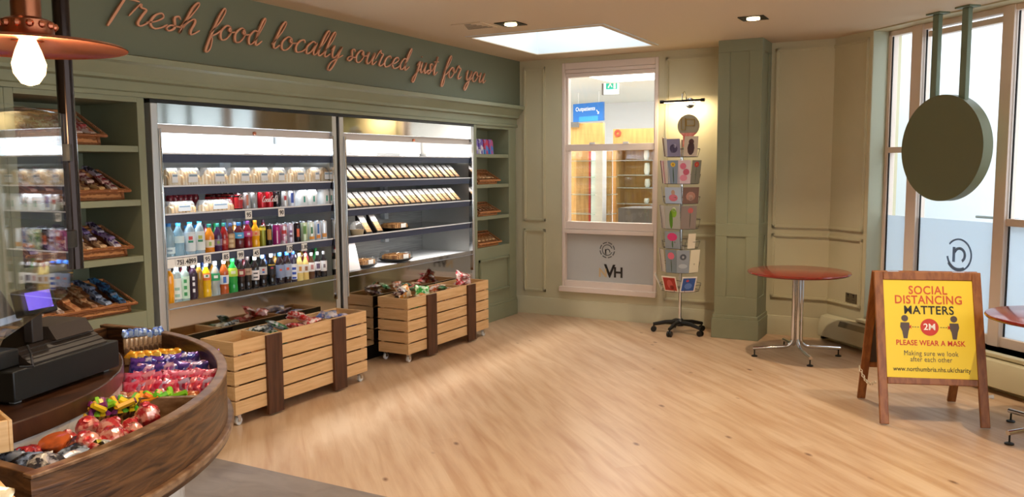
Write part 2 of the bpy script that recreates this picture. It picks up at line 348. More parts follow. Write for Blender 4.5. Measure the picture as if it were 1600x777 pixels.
# right-hand wall with wide window, back wall
b = MB(); RY0, RY1, RZ0, RZ1 = -.4, 4.6, .35, 2.6
b.box(XR, XR+.25, -1.9, RY0, 0, CEIL); b.box(XR, XR+.25, RY1, YB+.1, 0, CEIL); b.box(XR, XR+.25, RY0, RY1, 0, RZ0); b.box(XR, XR+.25, RY0, RY1, RZ1, CEIL)
struct(b.build('wall_right', CREAM, smooth=False))
b = MB(); b.box(-5.3, XR+.3, -1.9, -1.7, 0, CEIL); struct(b.build('wall_back', CREAM))
# skirtings
def skirt(mb, p, q, n):
    p, q, n = Vector(p), Vector(q), Vector(n); d = q-p; up = Vector((0, 0, 1))
    pr = [(0, 0), (.018, 0), (.018, .14), (.012, .165), (.008, .185), (0, .19)]
    vs = [p+n*a+up*z for a, z in pr]+[q+n*a+up*z for a, z in pr]; k = len(pr)
    mb.add(vs, [tuple(range(k)), tuple(range(k, 2*k))[::-1]]+[(i, (i+1) % k, (i+1) % k+k, i+k) for i in range(k)])
b = MB(); skirt(b, (-4.46, YE, 0), (-2.12, YE, 0), (0, -1, 0)); skirt(b, (-1.68, YE, 0), A0, (0, -1, 0)); struct(b.build('baseboard_end', CREAM, ang=20))
b = MB(); skirt(b, A0+Vector((0, 0, 0)), W45(SB, 0, 0), -DN); struct(b.build('baseboard_bay', CREAM, ang=20))
# wall panel mouldings
def mould(mb, path, n, closed=True, w=.03, d=.014):
    n = Vector(n); m = len(path); segs = range(m if closed else m-1)
    for i in segs:
        p, q = Vector(path[i]), Vector(path[(i+1) % m]); e = (q-p).normalized()
        mb.bar(p-e*w*.5+n*d/2, q+e*w*.5+n*d/2, w, d, up=n); mb.bar(p-e*w*.3+n*(d+.003), q+e*w*.3+n*(d+.003), w*.4, .006, up=n)
k = 5
def rectY(x0, x1, z0, z1): return [(x0, YE, z0), (x1, YE, z0), (x1, YE, z1), (x0, YE, z1)]
for x0, x1 in ((-4.36, -4.12), (-2.725, -2.185)):
    for z0, z1 in ((1.06, 2.72), (.27, .94)):
        b = MB(); mould(b, rectY(x0, x1, z0, z1), (0, -1, 0)); struct(b.build(f'trim_{k}', CREAM)); k += 1
for z0, z1 in ((1.06, 2.735), (.375, .975)):
    b = MB(); mould(b, [(A0.x-.01, YE, z0), (-1.64, YE, z0), (-1.64, YE, z1), (A0.x-.01, YE, z1)], (0, -1, 0), closed=False)
    mould(b, [W45(.01, 0, z0), W45(.45, 0, z0), W45(.45, 0, z1), W45(.01, 0, z1)], -DN, closed=False); struct(b.build(f'trim_{k}', CREAM)); k += 1
# boxed pillar
b = MB(); px0, px1, py = -2.10, -1.695, 7.925
b.box(px0+.012, px1-.012, py+.012, YE, 0, CEIL)
for z0, z1 in ((.0, .40), (.98, 1.10), (2.70, CEIL)): b.box(px0, px1, py, YE, z0, z1)
for x0, x1 in ((px0, px0+.11), (px1-.115, px1)):
    b.box(x0, x1, py, py+.08, .40, .98); b.box(x0, x1, py, py+.08, 1.10, 2.70)
b.box(px0, px1, YE-.1, YE, .4, .98); b.box(px0, px1, YE-.1, YE, 1.1, 2.7)
b.box(px0-.02, px1+.02, py-.02, YE, 0, .19); b.box(px0-.012, px1+.012, py-.012, YE, .19, .225)
struct(b.build('wall_pillar', SAGE, smooth=False, bev=.003))

# ------------------------------------------------------------------ window to the corridor
def win_box(mb, x0, x1, z0, z1, y0=YE+.02, y1=YE+.10): mb.box(x0, x1, y0, y1, z0, z1)
w1 = bpy.data.objects.new('window_1', None); COL.objects.link(w1); struct(w1)
b = MB(); f = .035
win_box(b, WX0, WX0+f, WZ0, WZ1, YE-.01, YE+.12); win_box(b, WX1-f, WX1, WZ0, WZ1, YE-.01, YE+.12)
win_box(b, WX0+f, WX1-f, 2.685, WZ1, YE-.01, YE+.12); win_box(b, WX0+f, WX1-f, .92, .965, YE-.015, YE+.12); win_box(b, WX0+f, WX1-f, WZ0+.02, .40, YE-.005, YE+.12)
b.box(WX0-.02, WX1+.005, YE-.05, YE+.02, WZ0-.03, WZ0+.025)
b.build('window_frame', WHITEP, w1, bev=.004)
b = MB()
for z0, z1, y in ((2.645, 2.683, 0.0), (2.605, 2.643, .012)): win_box(b, WX0+f, WX1-f, z0, z1, YE+y, YE+.1)
win_box(b, WX0+f, WX1-f, 1.815, 1.885, YE+.01); win_box(b, WX0+f, WX0+f+.022, 1.885, 2.605, YE+.03); win_box(b, WX1-f-.022, WX1-f, 1.885, 2.605, YE+.03)
b.build('upper_sash', WHITEP, w1, bev=.003)
b = MB(); win_box(b, WX0+f, WX1-f, .968, 1.05, YE+.0, YE+.08); win_box(b, WX0+f, WX0+f+.03, 1.05, 1.815, YE+.02); win_box(b, WX1-f-.03, WX1-f, 1.05, 1.815, YE+.02)
b.build('lower_sash', WHITEP, w1, bev=.003)
b = MB(); win_box(b, WX0+f+.02, WX1-f-.02, 1.88, 2.61, YE+.06, YE+.066); b.build('upper_pane', GLASS, w1)
b = MB(); win_box(b, WX0+f+.02, WX1-f-.02, 1.04, 1.82, YE+.05, YE+.056); b.build('lower_pane', GLASS, w1)
b = MB(); win_box(b, WX0+f, WX1-f, .40, .92, YE+.05, YE+.056); b.build('frosted_pane', frosted('frosted_corridor_film', '#cbc7c1', .4), w1)
b = MB()
for x in (-3.55, -3.17): b.box(x-.03, x+.03, YE+.0, YE+.012, 1.885, 1.905)
b.build('sash_lift', WHITE, w1)
DARKCUT = M('dark_film_cutout', '#2c2724', .4); GOLDCUT = M('pale_gold_film', '#d9b98a', .5)
def ring(mb, cx, cz, r0, r1, a0, a1, T0, T1, n=16):
    for i in range(n):
        p = [(cx+r*math.cos(math.radians(a)), cz+r*math.sin(math.radians(a))) for r, a in ((r0, a0+(a1-a0)*i/n), (r1, a0+(a1-a0)*i/n), (r1, a0+(a1-a0)*(i+1)/n), (r0, a0+(a1-a0)*(i+1)/n))]
        mb.prism(p, T0, T1)
T0 = lambda x, z: (x, YE+.046, z); T1 = lambda x, z: (x, YE+.049, z)
cL = onY(949, 391, YE+.05); b = MB()
for a in range(0, 360, 45): ring(b, cL.x, cL.z, .076, .088, a+4, a+38, T0, T1, 5)
ring(b, cL.x, cL.z, .052, .062, 20, 340, T0, T1, 20)
ring(b, cL.x+.005, cL.z-.015, .018, .03, -20, 200, T0, T1, 10); b.prism([(cL.x-.025, cL.z-.045), (cL.x-.013, cL.z-.045), (cL.x-.013, cL.z+.01), (cL.x-.025, cL.z+.01)], T0, T1)
b.build('logo_ring', M('grey_film_cutout', '#6b6a68', .4), w1)
for ch, px, sz, mt in (('N', 942, .13, GOLDCUT), ('V', 952.5, .2, DARKCUT), ('H', 966, .155, DARKCUT)):
    p = onY(px, 425 if ch == 'V' else 427, YE+.045); inst('logo_letter', text_mesh(ch, sz, mt, 'logo_letter', .004), w1, p, (PI/2, 0, 0))

# ------------------------------------------------------------------ bay window
w2 = bpy.data.objects.new('window_2', None); COL.objects.link(w2); struct(w2)
b = MB(); o0, o1 = .16, .24
b45(WS0, WS0+.035, o0, o1, BZ0, BZ1); b45(.80, .915, o0-.02, o1, BZ0, BZ1); b45(1.70, 1.80, o0-.02, o1, BZ0, BZ1); b45(2.55, 2.65, o0-.02, o1, BZ0, BZ1); b45(WS1-.04, WS1, o0, o1, BZ0, BZ1)
b45(WS0, WS1, o0, o1, 2.755, BZ1); b45(WS0, WS1, o0, o1, BZ0, .355)
b45(.535, .80, o0, o1, 1.75, 1.80); b45(1.80, 2.55, o0, o1, 1.19, 1.245); b45(.95, 1.70, o0+.01, o1, 2.69, 2.735)
b.build('window_frame', WHITEP, w2, bev=.004)
b = MB(); b45(WS0-.03, WS1+.03, -.06, .2, BZ0-.03, BZ0); b.build('window_sill', CREAM, w2, bev=.006)
b = MB()
for s0 in (.538, .925, 1.81): b45(s0, s0+.012, o0+.012, o0+.02, .36, 2.75)
b.build('glazing_gasket', BLACK, w2)
panes = [(.535, .80), (.915, 1.70), (1.80, 2.55), (2.65, WS1-.04)]
for s0, s1 in panes: b = MB(); b45(s0, s1, .195, .20, .355, 2.755); b.build('glass_pane', GLASS, w2)
for s0, s1 in panes: b = MB(); b45(s0, s1, .186, .189, .355, 1.205); b.build('frosted_film', FROST, w2)
BLUEG = frosted('grey_blue_film', '#9fb0c2', .6)
b = MB(); T0 = lambda x, z: W45(x, .182, z); T1 = lambda x, z: W45(x, .185, z); cs, cz = 1.35, .93
ring(b, cs, cz, .118, .132, 215, 500, T0, T1, 26); ring(b, cs, cz-.0, .105, .122, 190, 300, T0, T1, 12)
ring(b, cs+.01, cz+.0, .042, .064, -60, 160, T0, T1, 14); b.prism([(cs-.06, cz-.06), (cs-.035, cz-.06), (cs-.035, cz+.06), (cs-.06, cz+.06)], T0, T1)
b.build('logo_ring', BLUEG, w2)
# side window
w3 = bpy.data.objects.new('window_3', None); COL.objects.link(w3); struct(w3)
b = MB(); n = 5
for i in range(n+1): y = RY0+(RY1-RY0)*i/n; b.box(XR+.08, XR+.16, max(RY0, y-.045), min(RY1, y+.045), RZ0, RZ1)
b.box(XR+.08, XR+.16, RY0, RY1, RZ0, RZ0+.06); b.box(XR+.08, XR+.16, RY0, RY1, RZ1-.06, RZ1)
b.build('window_frame', WHITEP, w3)
b = MB(); b.box(XR+.115, XR+.12, RY0, RY1, RZ0+.05, RZ1-.05); b.build('glass_pane', GLASS, w3)

# ------------------------------------------------------------------ outside the bay
b = MB(); b.prismz([tuple(W45(-.2, .32, 0)[:2]), tuple(W45(5, .32, 0)[:2]), tuple(W45(9, 9, 0)[:2]), tuple(W45(-3, 9, 0)[:2])], -.1, -.02); struct(b.build('ground_outside', M('pale_paving', '#c9cbc8', .8)))
b = MB(); b45(-1.2, 6, 4.2, 4.4, -.02, 2.95); struct(b.build('wall_outside', M('white_render', '#e9eeee', .8)))
b = MB(); b45(-1.2, 6, 3.6, 4.5, 2.95, 3.38); b45(-1.2, 6, 3.55, 3.6, 2.9, 3.38); struct(b.build('trim_20', M('soffit_grey', '#8b9698', .7)))
b = MB(); b.box(-1.6, .35, 8.95, 9.05, -.02, 3.4); struct(b.build('wall_outside_return', M('white_render2', '#e3eaf0', .8)))
hr = thing('handrail', 'thin grey handrail outside the bay window, below the round green sign', 'handrail', W45(1.5, .75, 0))
def loc45(s, off, z): return W45(s, off, z)-W45(1.5, .75, 0)
GREYM = M('grey_handrail', '#9aa3a6', .4, .6)
b = MB(); b.tube([loc45(.95, .75, 1.2), loc45(3.2, .75, 1.2)], .012); b.build('rail', GREYM, hr)
b = MB()
for s in (1.55, 2.9): b.tube([loc45(s, .75, 1.19), loc45(s, .75, 1.12)], .008); b.ball(loc45(s, .75, 1.1), .03)
b.build('bracket', GREYM, hr)
b = MB()
for s in (1.55, 2.9): b.tube([loc45(s, .75, 1.08), loc45(s, .75, -.02)], .012)
b.build('post', GREYM, hr)

# ------------------------------------------------------------------ corridor behind the end wall
CW = M('corridor_white', '#e6e8ea', .6); OAKL = M('light_oak_veneer', '#d6a766', .45, c2='#c9985a', scale=5, stretch=(6, 6, .6))
CY1 = 13.9; CXL = -6.9; CC = 2.75
b = MB(); b.box(CXL-.1, CXL, YE+.2, CY1, 0, CC); b.box(CXL, -1.2, CY1, CY1+.1, 0, CC); b.box(-1.3, -1.2, YE+1.2, CY1, 0, CC); struct(b.build('wall_corridor', CW))
b = MB(); b.box(CXL, -1.2, YE+.2, CY1, CC, CC+.08); struct(b.build('ceiling_corridor', M('corridor_ceiling', '#d9ddd8', .7)))
b = MB(); b.box(CXL, -1.2, YE+.2, CY1, -.08, 0); struct(b.build('floor_corridor', M('corridor_floor', '#a89c8c', .4)))
p = onZ(1003, 116, CC-.02)
b = MB(); b.box(p.x-.62, p.x+.62, p.y-.6, p.y+.6, CC-.03, CC-.005); cl = tag(b.build('ceiling_light_panel', M('corridor_light', '#ffffff', .5, emit=9)), 'bright square white light panel in the corridor ceiling behind the window', 'ceiling light')
for x, y in ((-5.4, 9.7), (-2.6, 12.4)): o = lamp('corridor_light', 'AREA', (x, y, CC-.1), CORR_W, (1, .98, .94), shape='RECTANGLE', size=1.2, size_y=1.2)
# hanging blue sign
BLUE = M('sign_blue', '#2f74c4', .45); BLUE2 = M('sign_light_blue', '#3fa0e0', .45); GREEN = M('exit_green', '#1fa58e', .5, emit=.6)
sg = onY(918.5, 176, 11.6); sw = (onY(948, 179, 11.6)-onY(889, 176, 11.6)).length
su = Vector((.93, -.36, 0)).normalized()
t = thing('hanging_sign', 'blue Outpatients direction sign hanging in the white corridor', 'sign', sg, math.atan2(su.y, su.x)); W_ = sw*1.02
b = MB(); b.box(-W_/2, W_/2, 0, .03, -.13, .14); b.build('sign_board', BLUE, t)
b = MB(); b.box(-W_/2+.13, W_/2-.1, -.003, -.001, -.127, -.055); b.build('sign_strip', BLUE2, t)
WT = M('white_lettering', '#f6f8fa', .5)
inst('lettering', text_mesh('Outpatients', .085, WT, bold=.001), t, (-.05, -.004, .055), (PI/2, 0, 0))
b = MB()
b.bar((W_/2-.13, -.004, .03), (W_/2-.085, -.004, -.02), .012, .004, up=(0, 1, 0)); b.bar((W_/2-.11, -.004, -.024), (W_/2-.08, -.004, -.024), .012, .004, up=(0, 1, 0)); b.bar((W_/2-.083, -.004, .005), (W_/2-.083, -.004, -.026), .012, .004, up=(0, 1, 0)); b.build('arrow', WT, t)
b = MB(); b.bar((-W_/2+.1, .015, .14), (-W_/2+.1, .015, CC-sg.z), .01, .01, up=(1, 0, 0)); b.bar((W_/2-.1, .015, .14), (W_/2-.1, .015, CC-sg.z), .01, .01, up=(1, 0, 0)); b.build('hanger', WHITE, t)
ex = onY(955, 131.5, 10.6)
t = thing('exit_sign', 'small lit white and green running-man exit sign hanging from the corridor ceiling', 'exit sign', ex, .28)
b = MB(); b.box(-.10, .10, 0, .03, -.13, .13); b.build('sign_case', M('exit_sign_white', '#f2fbf8', .5, emit=1.2), t)
b = MB(); b.box(-.125, -.10, -.01, .04, -.14, .14); b.build('end_cap', RUBBER, t)
b = MB(); b.box(-.07, .08, -.004, -.001, -.07, .08); b.build('green_panel', GREEN, t)
b = MB(); b.bar((-.04, -.006, -.05), (-.015, -.006, .0), .016, .003, up=(0, 1, 0)); b.bar((-.015, -.006, -.01), (-.005, -.006, .045), .022, .003, up=(0, 1, 0)); b.bar((-.012, -.006, .0), (.012, -.006, -.04), .014, .003, up=(0, 1, 0)); b.bar((-.03, -.006, .02), (.015, -.006, .03), .012, .003, up=(0, 1, 0)); b.ball((.0, -.006, .062), .013, squash=(1, .2, 1)); b.box(.03, .062, -.006, -.004, -.06, .07); b.build('running_figure', WT, t)
b = MB(); b.tube([(0, .015, .13), (0, .015, CC-ex.z)], .008); b.build('hanger', WHITE, t)
# oak furniture seen through the window
q0, q1 = onY(880, 190, 9.6), onY(942, 232, 9.6)
t = thing('oak_screen', 'light oak panel on the left of the corridor, under the blue sign', 'panel', (0, 0, 0))
b = MB(); b.box(q0.x, q1.x, 9.6, 9.66, 0, onY(900, 193, 9.6).z); b.build('panel', OAKL, t)
b = MB(); b.box(q0.x+.08, q0.x+.22, 9.57, 9.6, onY(900, 199, 9.6).z, onY(900, 191, 9.6).z); b.build('bracket', RUBBER, t)
zc = onY(990, 201, 9.9).z; xa, xb = onY(958, 210, 9.9).x, onY(1032, 210, 9.9).x
t = thing('display_cabinet', 'light oak cabinet with lit glass shelves of white ware seen through the lower window', 'cabinet', (0, 0, 0))
b = MB(); b.box(xa, xb+.3, 10.2, 10.24, 0, zc); b.box(xa, xa+.04, 9.9, 10.2, 0, zc); b.box(xb+.26, xb+.3, 9.9, 10.2, 0, zc); b.box(xa+.04, xb+.26, 9.9, 10.2, onZ(0, 0, 1).z*0+onY(1000, 250, 9.95).z+.2, zc); b.build('carcass', OAKL, t)
b = MB(); ring(b, onY(965, 208, 9.89).x, onY(965, 208, 9.89).z, .02, .045, 0, 360, lambda x, z: (x, 9.888, z), lambda x, z: (x, 9.896, z), 10); b.build('badge', M('red_badge', '#d0503c', .5), t)
GSH = clear('glass_shelf', '#e8f4ee', solid=.25, body='#f4fbf6')
shz = [onY(1000, y, 9.95).z for y in (318, 293, 273, 250)]
for z in shz: b = MB(); b.box(xa+.05, xb+.25, 9.92, 10.19, z-.012, z); b.build('glass_shelf', GSH, t)
b = MB(); b.box(xb-.02, xb+.02, 9.88, 9.9, .7, onY(1000, 250, 9.95).z+.2); b.build('red_edge', M('red_strip', '#b43a34', .4), t)
POT = M('white_china', '#f3f1ec', .25)
kk = 0
for si, z in enumerate(shz):
    for j in range(6):
        x = xa+.38+j*.125+rnd.random()*.03; h = .06+.09*rnd.random(); r = .03+.012*rnd.random()
        b = MB(); b.lathe([(r*.7, 0), (r, h*.3), (r*.9, h*.8), (r*.75, h)], 10)
        tag(b.build('white_pot', POT, None, (x, 10.05, z)), f"small white pot on the {['lowest', 'second lowest', 'second highest', 'highest'][si]} glass shelf of the corridor cabinet, {nth(j, 6)}", 'pot', 'white pots on the glass shelves behind the window')
xa2, xb2 = onY(893, 280, 9.4).x, onY(948, 280, 9.4).x
t = thing('glass_shelf_unit', 'oak backed unit with glass shelves at the left behind the lower window pane', 'shelf unit', (0, 0, 0))
b = MB(); b.box(xa2, xb2, 9.54, 9.58, 0, 1.83); b.build('back_board', M('mid_oak_veneer', '#b98a52', .45, c2='#a87a46', scale=5, stretch=(6, 6, .6)), t)
for y in (333, 303, 276, 251): z = onY(920, y, 9.4).z; b = MB(); b.box(xa2, xb2+.08, 9.25, 9.54, z-.01, z); b.build('glass_shelf', GSH, t)
b = MB(); x = onY(911, 280, 9.3).x; b.box(x-.012, x+.012, 9.5, 9.53, .9, 1.83); b.build('red_edge', M('red_strip', '#b43a34', .4), t)
b = MB(); x = onY(917.5, 280, 9.3).x; b.box(x-.035, x+.035, 9.5, 9.53, .95, 1.83); b.build('white_post', WHITE, t)
b = MB(); x = onY(951, 280, 9.3).x; b.box(x-.045, x+.045, 9.0, 9.12, 0, 1.85); tag(b.build('white_post', WHITE), 'white square post in the corridor between the two shelf units', 'post')
b = MB(); p, q = onY(966, 325, 9.0), onY(1024, 350, 9.0); b.box(p.x, q.x+.3, 9.0, 9.5, 0, p.z); tag(b.build('grey_counter', M('grey_laminate', '#6f6a64', .4)), 'dark grey counter at the bottom right behind the lower window pane', 'counter')

# ------------------------------------------------------------------ joinery on the left wall
def shelving(name, label, y0, y1, depth, shelves, base_z, panel):
    t = thing(name, label, 'shelving unit', (XL, (y0+y1)/2, 0)); h = (y1-y0)/2; TOP = 2.08
    b = MB(); b.box(-depth-.02, -depth, -h-.05, h+.05, 0, TOP); b.build('back_panel', SAGE, t)
    for s in (-1, 1):
        b = MB(); a, c = sorted((s*h, s*(h+(.16 if s > 0 and panel else .052)))); b.box(-depth, 0, a, c, 0, TOP); b.build('side_panel', SAGE, t, bev=.003)
    b = MB(); b.box(-depth, 0, -h, h, TOP-.03, TOP); b.build('top_panel', SAGE, t)
    for z in shelves: b = MB(); b.box(-depth, -.004, -h, h, z-.038, z); b.build('shelf', SAGE, t, bev=.003)
    b = MB(); b.box(-depth, -.003, -h, h, .0, base_z); b.build('base_panel', SAGE, t)
    if panel:
        b = MB(); n = Vector((1, 0, 0)); mould_x = [(0, -h+.03, .33), (0, h-.03, .33), (0, h-.03, .67), (0, -h+.03, .67)]
        mould(b, mould_x, n, w=.028, d=.016); b.build('panel_moulding', SAGE, t)
    b = MB(); b.box(0, .014, -h-.05, h+(.16 if panel else .05), 0, .17); b.box(0, .008, -h-.05, h+(.16 if panel else .05), .17, .195); b.build('plinth', SAGE, t, bev=.003)
    return t
shelving('shelving_unit', 'sage green open shelving at the left with four shelves of wicker trays', 2.66, 3.405, .54, (1.122, 1.465, 1.789), .779, False)
shelving('shelving_unit', 'narrow sage green shelving with panelled base to the right of the fridges', 7.385, 8.065, .27, (1.134, 1.467, 1.783), .807, True)

# ------------------------------------------------------------------ fridges
STRIP = M('blue_grey_strip', '#414a60', .35); SHW = M('white_enamel', '#eef0f2', .35); TAGM = M('price_card', '#f2efe8', .5); INK = M('black_ink', '#25211f', .6)
SHZ = [.785, 1.082, 1.357, 1.535, 1.741]          # deck and shelves
def fridge(label, y0, y1, sh, tags, cold):
    t = thing('display_fridge', label, 'fridge', (XL, (y0+y1)/2, 0)); h = (y1-y0)/2; BK = -.62
    for s, nm in ((-1, 0), (1, 1)):
        b = MB(); a, c = sorted((s*h, s*(h-.05))); b.box(BK, .0, a, c, .0, 2.055); b.build('side_panel', STEELS, t, bev=.004)
        b = MB(); a, c = sorted((s*(h-.05), s*(h-.062))); b.tube([(-.012, s*(h-.04), .3), (-.012, s*(h-.04), 2.04)], .016, 10) if False else b.box(-.03, .014, a, c, .6, 1.9); b.build('chrome_upright', CHROME, t, bev=.003)
    b = MB(); b.box(BK-.02, BK, -h, h, 0, 2.055); b.build('back_panel', STEELB, t)
    b = MB(); b.box(BK, -.03, -h+.05, h-.05, 1.97, 2.055); b.build('canopy', SHW, t)
    b = MB(); b.box(BK+.001, BK+.02, -h+.08, h-.08, 1.79, 1.95); b.build('light_diffuser', M('cold_diffuser' if cold else 'white_diffuser', '#ffffff', .5, emit=2.2, ec='#e6f2ff' if cold else '#fff6ea'), t)
    hb = MB(); hb.box(-.03, -.002, -h+.05, h-.05, 1.93, 2.055); hb.build('header_panel', STEELM, t)
    b = MB(); b.box(-.05, -.022, -h+.055, h-.055, 1.875, 1.928); bl = b.build('night_blind', M('blind_white', '#cdc3ba', .5), t)
    b = MB(); b.tube([(-.02, .0, 1.895), (-.005, .0, 1.895)], .012); b.build('blind_hook', COPPER, bl)
    b = MB(); b.box(-.16, -.12, -h+.1, h-.1, 1.945, 1.965); b.build('light_tube', LEDM, t)
    b = MB(); b.box(-.05, -.003, -h+.055, h-.055, .14, SHZ[0]-.031); b.build('front_panel', STEELM, t)
    b = MB(); b.box(BK, -.06, -h+.02, h-.02, 0, .14); b.build('kick_plate', BLACKM, t)
    b = MB(); b.box(BK, -.012, -h+.05, h-.05, SHZ[0]-.03, SHZ[0]); b.build('deck', SHW, t)
    b = MB(); b.box(-.012, .0, -h+.05, h-.05, SHZ[0]-.022, SHZ[0]+.012); b.build('deck_rail', CHROME, t)
    for i, (z, d0) in enumerate(zip(SHZ[1:], (.0, .02, .02, .02))):
        if not cold and i == 1: z = 1.306
        s = MB(); s.box(BK+.03, -.03, -h+.07, h-.07, z-.022, z); so = s.build('shelf', SHW if cold else STEEL, t)
        s = MB(); s.prismy([(-.03, z-.05), (-.018, z-.052), (-.01, z-.004), (-.014, z+.001), (-.03, z+.001)], -h+.07, h-.07); s.build('price_rail', STRIP, so)
        s = MB(); s.box(-.014, -.004, -h+.07, h-.07, z, z+.010); s.build('shelf_lip', SHW, so)
        for yy in (-h*.45, h*.3):
            s = MB(); s.box(BK+.0, BK+.05, yy-.03, yy+.03, z-.16, z-.024); s.build('bracket', SHW, so)
    for z, px, txt in tags:
        p = onX(px, 400, XL); yy = p.y-(y0+y1)/2
        s = MB(); s.box(-.010, -.006, yy-.03, yy+.03, z-.062, z-.004); po = s.build('price_ticket', TAGM, t)
        if txt: inst('price', text_mesh(txt, .042, INK, 'price', .001), po, (-.004, yy, z-.033), (PI/2, 0, PI/2))
    # its own lighting: a tube in the canopy and one under each shelf
    c = (.84, .92, 1.0) if cold else (1.0, .96, .92)
    o = lamp('fridge_light', 'AREA', (XL-.13, (y0+y1)/2, 1.93), LED_W*2.2, c, shape='RECTANGLE', size=2*h-.25, size_y=.05); aim(o, (-.25, 0, -1)); o.parent = t; o.location = (-.09, 0, 1.935); o.data.spread = math.radians(125)
    for z in SHZ[1:5]:
        if not cold and z == SHZ[2]: z = 1.306
        o = lamp('shelf_light', 'AREA', (0, 0, 0), LED_W*(.075 if z < 1.1 else .042), c, shape='RECTANGLE', size=2*h-.3, size_y=.03); aim(o, (-.55, 0, -1)); o.parent = t; o.location = (-.045, 0, z-.056); o.data.spread = math.radians(100)
    return t
Z_D, Z_C, Z_B, Z_A = SHZ[1:5]
fridge('lit open display fridge full of bottled and canned drinks, the left of the two', 3.50, 5.222, None, [(Z_D, 268, None), (Z_D, 281, '75'), (Z_D, 292, '1.40'), (Z_D, 303, '99'), (Z_D, 325, '95'), (Z_D, 354, '85'), (Z_D, 377, '99'), (Z_D, 402, '45'), (Z_D, 454, '1.09'), (Z_D, 477, '1.80'), (Z_C, 392, '95'), (Z_C, 443, '90')], True)
fridge('steel open display fridge of packed sandwiches and platters, the right of the two', 5.26, 7.33, None, [], False)
b = MB(); b.box(XL-.04, XL-.003, 3.5, 7.33, 2.057, 2.079); struct(b.build('trim_21', BLACK))  # black strip standing in for the shade in the gap under the frieze
b = MB(); b.box(XL-.05, XL-.012, 5.224, 5.258, 0, 2.055); struct(b.build('trim_22', BLACK))  # gap between the fridges: its darkness is drawn as a black strip

# ------------------------------------------------------------------ drinks
SODA = [(0, .8), (.02, .95), (.06, 1), (.2, .99), (.27, .9), (.34, .99), (.58, 1), (.66, .97), (.74, .76), (.82, .46), (.87, .37), (.91, .37)]
WATER = [(0, .85), (.03, 1), (.3, 1), (.33, .95), (.36, 1), (.62, 1), (.7, .9), (.79, .58), (.86, .42), (.91, .4)]
TALL = [(0, .85), (.03, 1), (.74, 1), (.8, .88), (.85, .6), (.88, .5), (.91, .48)]
JUICE = [(0, .9), (.03, 1), (.25, .94), (.5, 1), (.62, .96), (.72, .7), (.8, .48), (.86, .4), (.91, .38)]
_liq = {}
def liquid(c):
    if c not in _liq:
        if c.startswith('~'): _liq[c] = clear('clear_bottle_'+c[2:], '#f2fbff', solid=.4, body=c[1:])
        else: _liq[c] = M('drink_'+c[1:], c, .12, coat=.4)
    return _liq[c]
def plain(c, r=.4): return M('colour_'+c.lstrip('#'), c, r)
def lerp_prof(P, z):
    for (a, ra), (b_, rb) in zip(P, P[1:]):
        if a <= z <= b_: return ra+(rb-ra)*(z-a)/(b_-a+1e-9)
    return P[-1][1]
_bm = {}
def bottle(loc, label, P, h, r, liq, cap, lb=None, lz=(.36, .6), mark=None, group=None, capr=.44, parts=True):
    t = thing('bottle', label, 'bottle', loc, 0, group); key = (id(P), h, r)
    if key not in _bm: b = MB(); b.lathe([(rr*r, z*h) for z, rr in P], 14); _bm[key] = b
    inst('bottle_body', _bm[key].mesh('bottle_body', liquid(liq), True, 60), t)
    b = MB(); b.lathe([(capr*r, .885*h), (capr*r*1.02, .99*h), (capr*r*.9, h)], 12); b.build('cap', plain(cap), t)
    if lb:
        b = MB(); zs = [lz[0]+(lz[1]-lz[0])*i/4 for i in range(5)]; b.lathe([((lerp_prof(P, z)*r+.0012), z*h) for z in zs], 14, cap=False)
        lo = b.build('label', plain(lb) if isinstance(lb, str) else lb, t)
        if mark:
            zc = (lz[0]+lz[1])/2*h; b = MB(); n = Vector((.84, -.54, 0))
            for k, (mc, dz, w, hh) in enumerate(mark): pass
            mats = [plain(mc) for mc, *_ in mark]
            for k, (mc, dz, w, hh) in enumerate(mark):
                b.m = k; rr = r+.0016+.0004*k; pts = []
                for ai in range(5):
                    a = math.radians(-33)+(ai/4-.5)*w/r; pts.append(a)
                vs = [(rr*math.cos(a), rr*math.sin(a), zc+dz*h-hh*h/2) for a in pts]+[(rr*math.cos(a), rr*math.sin(a), zc+dz*h+hh*h/2) for a in pts]
                b.add(vs, [(i, i+1, i+6, i+5) for i in range(4)])
            b.build('label_mark', mats, lo)
    return t
CANP = [(.76, 0), (.98, .04), (1, .08), (1, .86), (.94, .93), (.84, .965)]
ALU = M('aluminium', '#c9cbd0', .25, .9)
def can(loc, label, c, h=.15, r=.029, c2=None, script=None, mark=None, group=None):
    t = thing('drink_can', label, 'can', loc, 0, group)
    b = MB(); b.lathe([(k*r, z*h) for k, z in CANP], 16); b.build('can_body', M('can_'+c[1:]+(c2 or '')[1:], c, .25, .3, c2=c2, scale=22, lo=.48, hi=.54) if c2 else M('can_'+c[1:], c, .25, .3), t)
    b = MB(); b.lathe([(.84*r, .965*h), (.86*r, .99*h), (.8*r, .99*h), (.76*r, .975*h), (.1*r, .975*h)], 16); b.build('can_end', ALU, t)
    if mark:
        b = MB(); mats = []
        for k, (mc, dz, w, hh) in enumerate(mark):
            b.m = k; mats.append(plain(mc)); rr = r+.0012+.0004*k; A = [math.radians(-33)+(i/4-.5)*w/r for i in range(5)]
            b.add([(rr*math.cos(a), rr*math.sin(a), (.5+dz-hh/2)*h) for a in A]+[(rr*math.cos(a), rr*math.sin(a), (.5+dz+hh/2)*h) for a in A], [(i, i+1, i+6, i+5) for i in range(4)])
        b.build('can_mark', mats, t)
    if script:
        me = script_mesh(script, -.026, .026, .022, .001, plain('#fbf6f2'), 'script_lettering', .12, .2, k=3)
        inst('script_lettering', me, t, (r*.84+.003, -r*.54, .5*h-.012), (PI/2, 0, math.radians(57)))
    return t
XD, XDK = XL-.055, XL-.058
